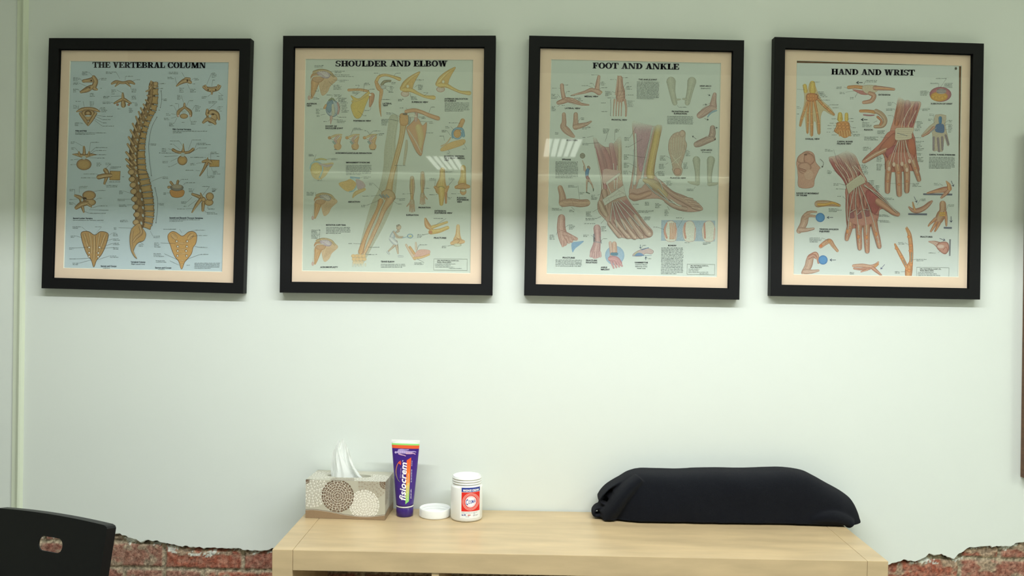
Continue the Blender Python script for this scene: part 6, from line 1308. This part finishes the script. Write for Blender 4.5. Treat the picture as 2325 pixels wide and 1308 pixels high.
p.poly([(780, B + 165), (850, B + 110), (915, B + 68), (945, B + 95), (960, B + 140), (880, B + 185), (830, B + 225), (805, B + 250)], (208, 204, 184), (140, 136, 120), 2, False)
for i in range(7): p.line([(790 + i * 3, B + 180 + i * 9), (920 + i * 5, B + 82 + i * 9)], 1.6, (170, 166, 146))
p.blob([(975, B + 210), (1050, B + 240), (1100, B + 300), (1090, B + 380), (1040, B + 440), (1000, B + 360), (960, B + 280)], (184, 96, 96), (146, 72, 78)); p.fibres([(980, B + 220), (1090, B + 300)], [(1010, B + 400), (1080, B + 400)], 14, 2.2, (146, 74, 80), .2)
p.tube([(1090, B + 320, 40), (1160, B + 370, 32), (1220, B + 415, 27), (1262, B + 437, 20)], HS4, HS4e)
for q in ([(830, B + 470, 34), (815, B + 560, 28), (795, B + 630, 24), (788, B + 665, 19)], [(905, B + 500, 36), (900, B + 600, 28), (905, B + 690, 25), (908, B + 750, 20)], [(975, B + 500, 36), (972, B + 620, 29), (975, B + 710, 26), (978, B + 778, 21)], [(1035, B + 490, 34), (1055, B + 590, 28), (1075, B + 670, 25), (1090, B + 735, 20)]): finger(p, q)
p.ell(930, B + 470, 130, 70, (196, 138, 126), (192, 132, 122))
for x, y in ((835, B + 430), (905, B + 435), (975, B + 415)): p.blob([(x - 25, y + 30), (x, y - 40), (x + 26, y + 30), (x, y + 44)], (160, 96, 104), (120, 70, 84))
for x, y in ((820, B + 320), (885, B + 320), (955, B + 310)): p.tube([(x, y - 60, 12), (x + 6, y, 20), (x + 10, y + 50, 12)], (192, 116, 104), (140, 78, 80))
for a in ([(860, B + 190), (820, B + 380), (800, B + 560), (788, B + 640)], [(880, B + 180), (868, B + 330), (885, B + 470), (900, B + 600), (905, B + 700)], [(895, B + 175), (930, B + 350), (960, B + 470), (970, B + 600), (975, B + 720)], [(910, B + 170), (980, B + 330), (1030, B + 480), (1065, B + 610), (1085, B + 700)], [(950, B + 160), (1080, B + 270), (1180, B + 350), (1255, B + 425)], [(800, B + 250), (790, B + 400), (800, B + 500)], [(945, B + 170), (1050, B + 230), (1140, B + 300), (1220, B + 380)]): p.line(a, 7, (136, 110, 108)); p.line(a, 4.6, (214, 218, 210))
for a in ([(820, B + 420), (868, B + 390)], [(885, B + 440), (930, B + 400)], [(935, B + 390), (990, B + 395)]): p.line(a, 4, (214, 218, 210))
for x, y in ((793, B + 595), (895, B + 645), (972, B + 650), (1062, B + 620)): p.ell(x, y, 12, 22, (224, 150, 96), (170, 104, 80))
C4.done('hand_drawing', p, (1120, 1240))
# dorsal bones, upper left
p = P()
p.poly([(378, 500), (420, 560), (440, 490), (490, 500), (520, 580), (560, 650), (620, 700), (676, 772), (660, 788), (610, 760), (570, 740), (545, 800), (545, 950), (515, 955), (500, 850), (480, 850), (475, 970), (445, 970), (440, 850), (430, 850), (432, 945), (412, 945), (400, 800), (385, 820), (365, 885), (345, 880), (360, 800), (390, 690), (395, 600)], (206, 190, 150), (176, 140, 106), 2, n=2)
p.tube([(398, 510, 18), (405, 560, 18)], YB, YBe); p.tube([(468, 490, 26), (470, 560, 30)], YB, YBe); p.blob([(415, 590), (460, 578), (515, 590), (520, 635), (470, 660), (415, 645)], (214, 140, 84), (150, 84, 54))
for i in range(7): p.ell(430 + (i % 4) * 24, 605 + (i // 4) * 28, 14, 13, (222, 150, 90), (150, 84, 54))
for q in ([(420, 660, 10), (395, 740, 9), (370, 810, 10), (355, 880, 8)], [(435, 665, 11), (425, 760, 10), (425, 850, 11), (424, 945, 9)], [(460, 665, 12), (460, 770, 11), (462, 870, 12), (464, 970, 9)], [(490, 660, 12), (510, 760, 11), (525, 860, 12), (530, 948, 9)], [(525, 640, 12), (570, 690, 12), (620, 735, 12), (668, 778, 8)]):
    p.tube(q, OR4, OR4e)
    for k in (1, 2): p.ell(q[k][0], q[k][1], 12, 12, (228, 172, 112), OR4e)
C4.done('hand_bones_drawing', p)
p = P(); p.tube([(725, 775, 20), (725, 820, 26)], YB, YBe); p.tube([(785, 775, 16), (785, 825, 18)], YB, YBe); p.poly([(700, 850), (800, 845), (820, 920), (825, 960), (770, 995), (710, 960), (670, 930), (690, 890)], (214, 150, 90), (160, 96, 60), 2)
for i in range(9): p.ell(718 + (i % 3) * 36 + (i // 3) * 4, 868 + (i // 3) * 28, 18, 15, (224, 156, 94), (150, 84, 54))
for i in range(5): p.tube([(715 + i * 24, 930, 9), (722 + i * 25, 985 - abs(i - 2) * 6, 7)], (230, 184, 120), OR4e)
p.tube([(700, 890, 12), (680, 930, 9)], OR4, OR4e); C4.done('wrist_bones_drawing', p)
p = P(); p.tube([(805, 525, 16), (870, 520, 16), (940, 528, 18)], OR4, OR4e); p.poly([(840, 545), (900, 550), (950, 560), (990, 590), (930, 592), (880, 570)], (190, 120, 120), (160, 100, 104), 2); p.poly([(940, 510), (1040, 505), (1080, 520), (1070, 560), (1000, 590), (940, 560)], (206, 196, 172), (150, 130, 110), 2); p.tube([(1050, 530, 22), (1130, 535, 18), (1225, 543, 12)], HS4, HS4e); p.line([(1050, 530), (1215, 542)], 8, OR4); p.tube([(1000, 580, 18), (1040, 600, 22), (1015, 650, 20), (945, 665, 16)], HS4, HS4e); C4.done('finger_extension_drawing', p)
p = P(); p.tube([(915, 745, 14), (980, 745, 15), (1050, 755, 16)], OR4, OR4e); p.tube([(945, 780, 7), (1000, 785, 8), (1040, 782, 6)], (176, 120, 136), (150, 96, 112)); p.tube([(1060, 745, 20), (1110, 775, 22), (1145, 830, 20), (1120, 880, 20), (1050, 890, 15)], (204, 176, 150), (140, 104, 84)); p.tube([(1075, 800, 12), (1110, 835, 12), (1100, 870, 12)], (208, 140, 104), (150, 88, 70)); C4.done('finger_flexion_drawing', p)
p = P(); p.ell(1657, 590, 102, 70, (190, 110, 118), (136, 84, 104)); p.ell(1645, 610, 82, 45, (218, 166, 74), (190, 130, 64)); p.ell(1665, 562, 48, 26, (196, 186, 172), (140, 120, 120))
for i in range(12): p.ell(1632 + (i % 6) * 13, 550 + (i // 6) * 18, 6, 6, (110, 110, 140), (80, 80, 104))
for i in range(5): p.ell(1590 + i * 28, 612 + (i % 2) * 14, 17, 13, (224, 176, 80), (170, 110, 60))
C4.done('wrist_section_drawing', p)
p = P(); p.poly([(1610, 780), (1710, 785), (1700, 860), (1720, 960), (1740, 1055), (1720, 1065), (1695, 990), (1680, 1110), (1660, 1120), (1640, 1125), (1620, 1110), (1590, 1115), (1585, 1000), (1570, 930), (1500, 985), (1480, 970), (1560, 880), (1600, 850)], (196, 186, 166), (150, 130, 116), 2, n=2)
for q in ([(1595, 990, 11), (1592, 1105, 9)], [(1635, 1000, 12), (1645, 1118, 10)], [(1672, 990, 11), (1675, 1100, 9)], [(1705, 970, 10), (1732, 1055, 8)]): p.tube(q, (150, 138, 150), (116, 104, 116))
p.tube([(1595, 900, 16), (1540, 950, 12), (1490, 978, 8)], (206, 160, 140), HS4e); p.tube([(1655, 810, 16), (1655, 850, 14)], (70, 130, 180), (50, 100, 150)); p.poly([(1620, 870), (1685, 870), (1690, 940), (1650, 945), (1610, 930)], (80, 110, 160), (60, 84, 130), 2); p.line([(1620, 900), (1560, 945)], 8, (140, 160, 180)); C4.done('palm_nerves_drawing', p)
# fist and small hands on the left
p = P(); p.poly([(400, 1120), (450, 1120), (485, 1150), (500, 1220), (540, 1270), (530, B + 20), (490, B + 110), (470, B + 185), (345, B + 185), (335, B + 90), (330, 1290), (320, 1220), (350, 1160)], (204, 160, 144), (150, 104, 92), 3)
p.blob([(340, 1160), (400, 1125), (450, 1140), (440, 1200), (370, 1230), (325, 1210)], (210, 168, 150), (150, 108, 94)); p.blob([(400, 1140), (470, 1150), (490, 1210), (440, 1250), (390, 1220)], (202, 154, 138), (146, 98, 86)); p.blob([(340, 1240), (420, 1220), (460, 1270), (400, B + 60), (345, B + 40)], (206, 164, 148), (156, 110, 96)); p.ell(435, B + 70, 50, 55, (212, 176, 158), (196, 150, 134)); p.ell(405, 1150, 16, 7, (120, 84, 74)); p.tube([(345, 1280, 10), (400, 1300, 12)], (190, 140, 124), (130, 86, 76)); C4.done('fist_drawing', p)
def pinch(dx, dy, ballx, bally, bent):
    p = P(); f = lambda pts: [(x + dx, y + dy, r) for x, y, r in pts]
    p.tube(f([(345, 590, 26), (385, 530, 34), (400, 470, 34), (425, 425, 18)]), (208, 176, 158), (156, 120, 104))
    if bent:
        p.tube(f([(400, 440, 20), (450, 412, 17), (470, 440, 15), (480, 500, 9)]), HS4, HS4e); p.tube(f([(390, 450, 18), (430, 430, 16), (455, 450, 14)]), (204, 160, 144), HS4e)
    else:
        p.tube(f([(405, 440, 18), (450, 415, 13), (505, 415, 8)]), (206, 172, 152), (160, 118, 100)); p.tube(f([(400, 470, 16), (440, 450, 14), (495, 455, 10)]), (206, 172, 152), (160, 118, 100))
    p.tube(f([(360, 580, 26), (420, 580, 18), (480, 570, 10)]), (210, 180, 164), (160, 124, 108))
    p.ell(ballx, bally, 43, 43, (86, 150, 212), (50, 104, 170)); p.arrow((ballx + 120, bally), (ballx + 60, bally), 5, (60, 70, 96), 3.6); C4.done('finger_and_ball_drawing', p)
pinch(0, B, 541, B + 466, False); pinch(45, B + 388, 567, B + 860, True)
p = P(B); p.tube([(520, 340, 32), (600, 335, 28), (680, 345, 20), (720, 355, 13)], (206, 176, 148), (156, 118, 92)); p.tube([(525, 345, 14), (590, 345, 13), (660, 330, 11), (710, 352, 9)], (228, 180, 90), (170, 120, 66)); C4.done('fingertip_drawing', p)
p = P(B); p.tube([(545, 735, 18), (590, 700, 22), (630, 685, 22), (660, 725, 18), (700, 775, 13)], (214, 172, 138), (160, 104, 80)); p.ell(548, 728, 14, 14, (226, 130, 80), (180, 90, 60)); p.ell(625, 685, 16, 14, (220, 160, 110), OR4e); C4.done('fingertip_drawing', p)
p = P(B); p.tube([(850, 915, 14), (930, 912, 18), (1010, 925, 20), (1060, 905, 16), (1080, 880, 8)], (216, 176, 152), (160, 110, 92)); p.tube([(855, 940, 9), (920, 945, 12), (1000, 940, 12)], (204, 150, 130), HS4e); p.tube([(920, 970, 6), (980, 950, 10)], HS4, HS4e); p.tube([(1030, 935, 18), (1070, 970, 14), (1108, 1002, 8)], (208, 156, 134), HS4e); p.tube([(1050, 920, 10), (1075, 900, 10)], OR4, OR4e); p.arrow((1140, 902), (1100, 948), 4.5, (80, 84, 130), 3.6); C4.done('wrist_movement_drawing', p)
p = P(B); p.tube([(1345, 555, 5), (1368, 620, 18), (1380, 700, 20), (1385, 780, 20), (1385, 870, 18), (1365, 940, 34), (1360, 1000, 32)], (220, 164, 112), (164, 100, 66)); p.tube([(1335, 565, 5), (1350, 600, 8)], OR4, OR4e); p.tube([(1235, 715, 9), (1265, 775, 15), (1300, 840, 17), (1340, 920, 16)], (220, 160, 108), (164, 100, 66))
for x, y in ((1365, 645), (1380, 725), (1378, 775), (1250, 752), (1295, 832), (1345, 945), (1382, 905), (1365, 960)): p.ell(x, y, 17, 15, (226, 150, 92), (160, 90, 60))
p.line([(1390, 790), (1386, 880)], 8, (120, 130, 126)); p.line([(1310, 860), (1335, 910)], 8, (130, 140, 136)); C4.done('finger_bones_drawing', p)
GB = (96, 104, 128)
p = P(B); p.poly([(1497, 242), (1768, 245), (1766, 262), (1496, 258)], GB, smooth=False); p.tube([(1535, 240, 8), (1600, 225, 16), (1680, 210, 26), (1725, 205, 28)], HS4, (150, 84, 66)); p.tube([(1712, 130, 6), (1735, 165, 18), (1740, 200, 22)], (220, 170, 120), OR4e); p.tube([(1725, 225, 18), (1690, 260, 15), (1665, 282, 10)], HS4, (150, 84, 66)); p.line([(1560, 236), (1690, 200)], 5, OR4); p.arrow((1757, 125), (1780, 182), 5, (70, 80, 110), 3.6); C4.done('fall_on_hand_drawing', p)
p = P(B); p.poly([(1358, 426), (1533, 428), (1532, 446), (1357, 443)], GB, smooth=False); p.tube([(1365, 370, 8), (1400, 400, 18), (1450, 402, 24), (1510, 375, 22), (1555, 335, 18), (1578, 315, 9)], (206, 158, 136), (146, 96, 80)); p.tube([(1400, 325, 6), (1410, 370, 10), (1420, 395, 10)], (220, 180, 130), OR4e); p.line([(1450, 385), (1565, 325)], 4, (140, 90, 76)); p.arrow((1412, 272), (1440, 330), 5, (70, 80, 110), 3.6); C4.done('fall_on_hand_drawing', p)
p = P(B); p.tube([(1678, 340, 30), (1678, 400, 32), (1665, 440, 42), (1640, 490, 38)], (208, 170, 140), (150, 100, 78)); 
for q in ([(1610, 480, 16), (1565, 520, 11), (1545, 545, 7)], [(1620, 510, 17), (1590, 560, 13), (1568, 595, 9)], [(1645, 520, 16), (1622, 565, 12), (1606, 593, 8)], [(1700, 420, 18), (1710, 480, 14), (1712, 540, 9)]): p.tube(q, HS4, HS4e); p.tube([(x, y, r * .35) for x, y, r in q], OR4, OR4e)
for i in range(6): p.ell(1655 + (i % 3) * 18, 425 + (i // 3) * 20, 10, 9, (232, 190, 90), (170, 110, 60))
p.poly([(1688, 553), (1763, 555), (1762, 571), (1687, 569)], GB, smooth=False); p.arrow((1755, 455), (1757, 515), 5, (70, 80, 110), 3.6); C4.done('fall_on_hand_drawing', p)
p = P(B); p.poly([(1738, 668), (1755, 668), (1750, 823), (1736, 823)], (120, 126, 136), smooth=False); p.tube([(1550, 690, 6), (1600, 700, 18), (1640, 720, 30), (1690, 745, 42)], (214, 184, 172), (160, 110, 96)); p.blob([(1640, 700), (1700, 690), (1732, 710), (1735, 770), (1700, 808), (1650, 780), (1620, 740)], (206, 150, 136), (140, 84, 76)); p.ell(1660, 735, 36, 20, (222, 196, 186), (190, 140, 126)); p.line([(1680, 770), (1710, 740), (1725, 780)], 4, (140, 84, 76)); p.arrow((1648, 660), (1704, 680), 5, (70, 80, 110), 3.6); C4.done('punch_drawing', p)
for x, y, w, n, tx, ty in [(500, 478, 45, 1, 450, 485), (328, 545, 5, 1, 400, 548), (525, 570, 55, 2, 500, 600), (540, 588, 60, 2, 515, 615), (560, 615, 50, 1, 520, 630), (590, 645, 60, 1, 515, 645), (632, 690, 88, 1, 590, 725), (655, 717, 75, 1, None, 0), (325, 707, 35, 2, None, 0), (325, 775, 20, 1, None, 0), (970, 465, 105, 2, 945, 500), (692, 525, 70, 2, 800, 535), (722, 573, 55, 2, 860, 560), (818, 622, 45, 2, 890, 570), (1615, 445, 98, 1, 1657, 525), (1565, 490, 75, 1, 1640, 530), (1700, 490, 80, 4, 1690, 530), (1470, 562, 72, 4, 1560, 575), (1168, 668, 55, 3, 1250, 685), (1152, 728, 78, 2, 1230, 740), (1488, 730, 68, 2, 1450, 725), (1170, 788, 38, 1, 1240, 820), (648, 820, 38, 1, 705, 825), (822, 818, 28, 1, 795, 820), (828, 845, 25, 1, 800, 840), (630, 860, 48, 1, 710, 855), (610, 882, 52, 1, 700, 885), (608, 910, 55, 1, 690, 905), (600, 943, 55, 1, 680, 930), (648, 970, 45, 1, 715, 940), (840, 902, 52, 1, 800, 870), (840, 942, 52, 1, 810, 900), (848, 965, 62, 2, 820, 930), (1438, 848, 52, 5, 1400, 850), (1420, 915, 68, 2, 1390, 905), (1555, 775, 38, 2, 1600, 835), (1545, 822, 42, 2, 1600, 860), (1735, 835, 30, 2, 1690, 860), (1730, 870, 45, 4, 1690, 880), (1730, 918, 40, 3, 1700, 920), (930, 856, 105, 4, 1070, 835), (1072, 932, 75, 3, None, 0), (950, 990, 150, 3, 1240, 995), (1412, 995, 105, 1, 1380, 990), (1428, 1030, 85, 2, 1400, 1030), (1430, 1062, 65, 3, 1410, 1070), (1436, 1098, 90, 2, 1420, 1110), (1445, 1143, 48, 2, 1420, 1140), (1448, 1180, 62, 4, 1430, 1180), (938, 1085, 68, 3, 1010, 1125), (1065, 1175, 62, 4, 1150, 1170), (1065, 1243, 62, 5, 1150, 1240), (585, 1105, 80, 2, 690, 1185), (608, 1300, 50, 3, 700, 1310), (925, 1250, 62, 4, 885, 1240), (945, B + 38, 50, 3, 910, B + 60), (665, B + 155, 50, 2, 790, B + 168), (688, B + 203, 28, 1, 780, B + 205), (700, B + 272, 50, 1, 785, B + 305), (990, B + 128, 55, 4, 960, B + 160), (1055, B + 175, 50, 5, 1010, B + 210), (1145, B + 288, 95, 2, 1090, B + 330), (1087, B + 445, 112, 2, 1050, B + 440), (1097, B + 498, 112, 2, 800, B + 490), (1397, B + 155, 82, 3, 1180, B + 150), (620, B + 388, 118, 3, None, 0), (442, B + 658, 112, 4, 620, B + 680), (1597, B + 153, 50, 2, 1680, B + 170), (1478, B + 298, 42, 2, 1440, B + 350), (1733, B + 352, 50, 2, 1710, B + 400), (1265, B + 702, 62, 2, 1370, B + 725), (1435, B + 858, 95, 2, 1390, B + 860), (1235, B + 972, 55, 2, 1330, B + 968), (1547, B + 797, 90, 1, 1660, B + 770), (815, B + 980, 62, 2, None, 0)]:
    c.lab(x, y, w, n, *((tx, ty) if tx is not None else (None, None)))
for rows, x, y, w in ((['DORSAL VIEW'], 404, 1010, 132), (['CARPAL BONES', 'PALMAR VIEW'], 697, 1034, 146), (['EXTENSION'], 1083, 600, 108), (['FLEXION'], 949, 925, 80), (['X-SECTION OF WRIST'], 1567, 682, 202), (['CARPAL TUNNEL SYNDROME'], 1552, 1156, 242), (['RANGE OF MOVEMENT', 'OF THUMB'], 320, B + 247, 210), (['TENDON AVULSION', 'INJURIES'], 533, B + 581, 177), (['FRACTURES'], 1470, B + 652, 113)):
    c.head(rows, x, y, w, 14, 20, HD, .012)
c.cap.micro(1552, 1178, 235, 9, TXT, 12.5, 7.5, .01, True)
c.cap.arrow((935, 480), (872, 481), 6, (76, 84, 90), 3.6); c.cap.arrow((980, 825), (916, 824), 6, (76, 84, 90), 3.6)
c.cap.line([(540, 1190), (572, 1225), (560, 1268)], 3, (70, 60, 60)); c.cap.arrow((572, 1240), (556, 1270), 3, (70, 60, 60), 4); credit(c, 1437, B + 928, 300, 84, 4)
c.cap.ell(1801, 350, 11, 13, (110, 110, 96), (84, 84, 76)); c.cap.ell(1801, 350, 4, 4, (40, 40, 44)); c.finish(t)
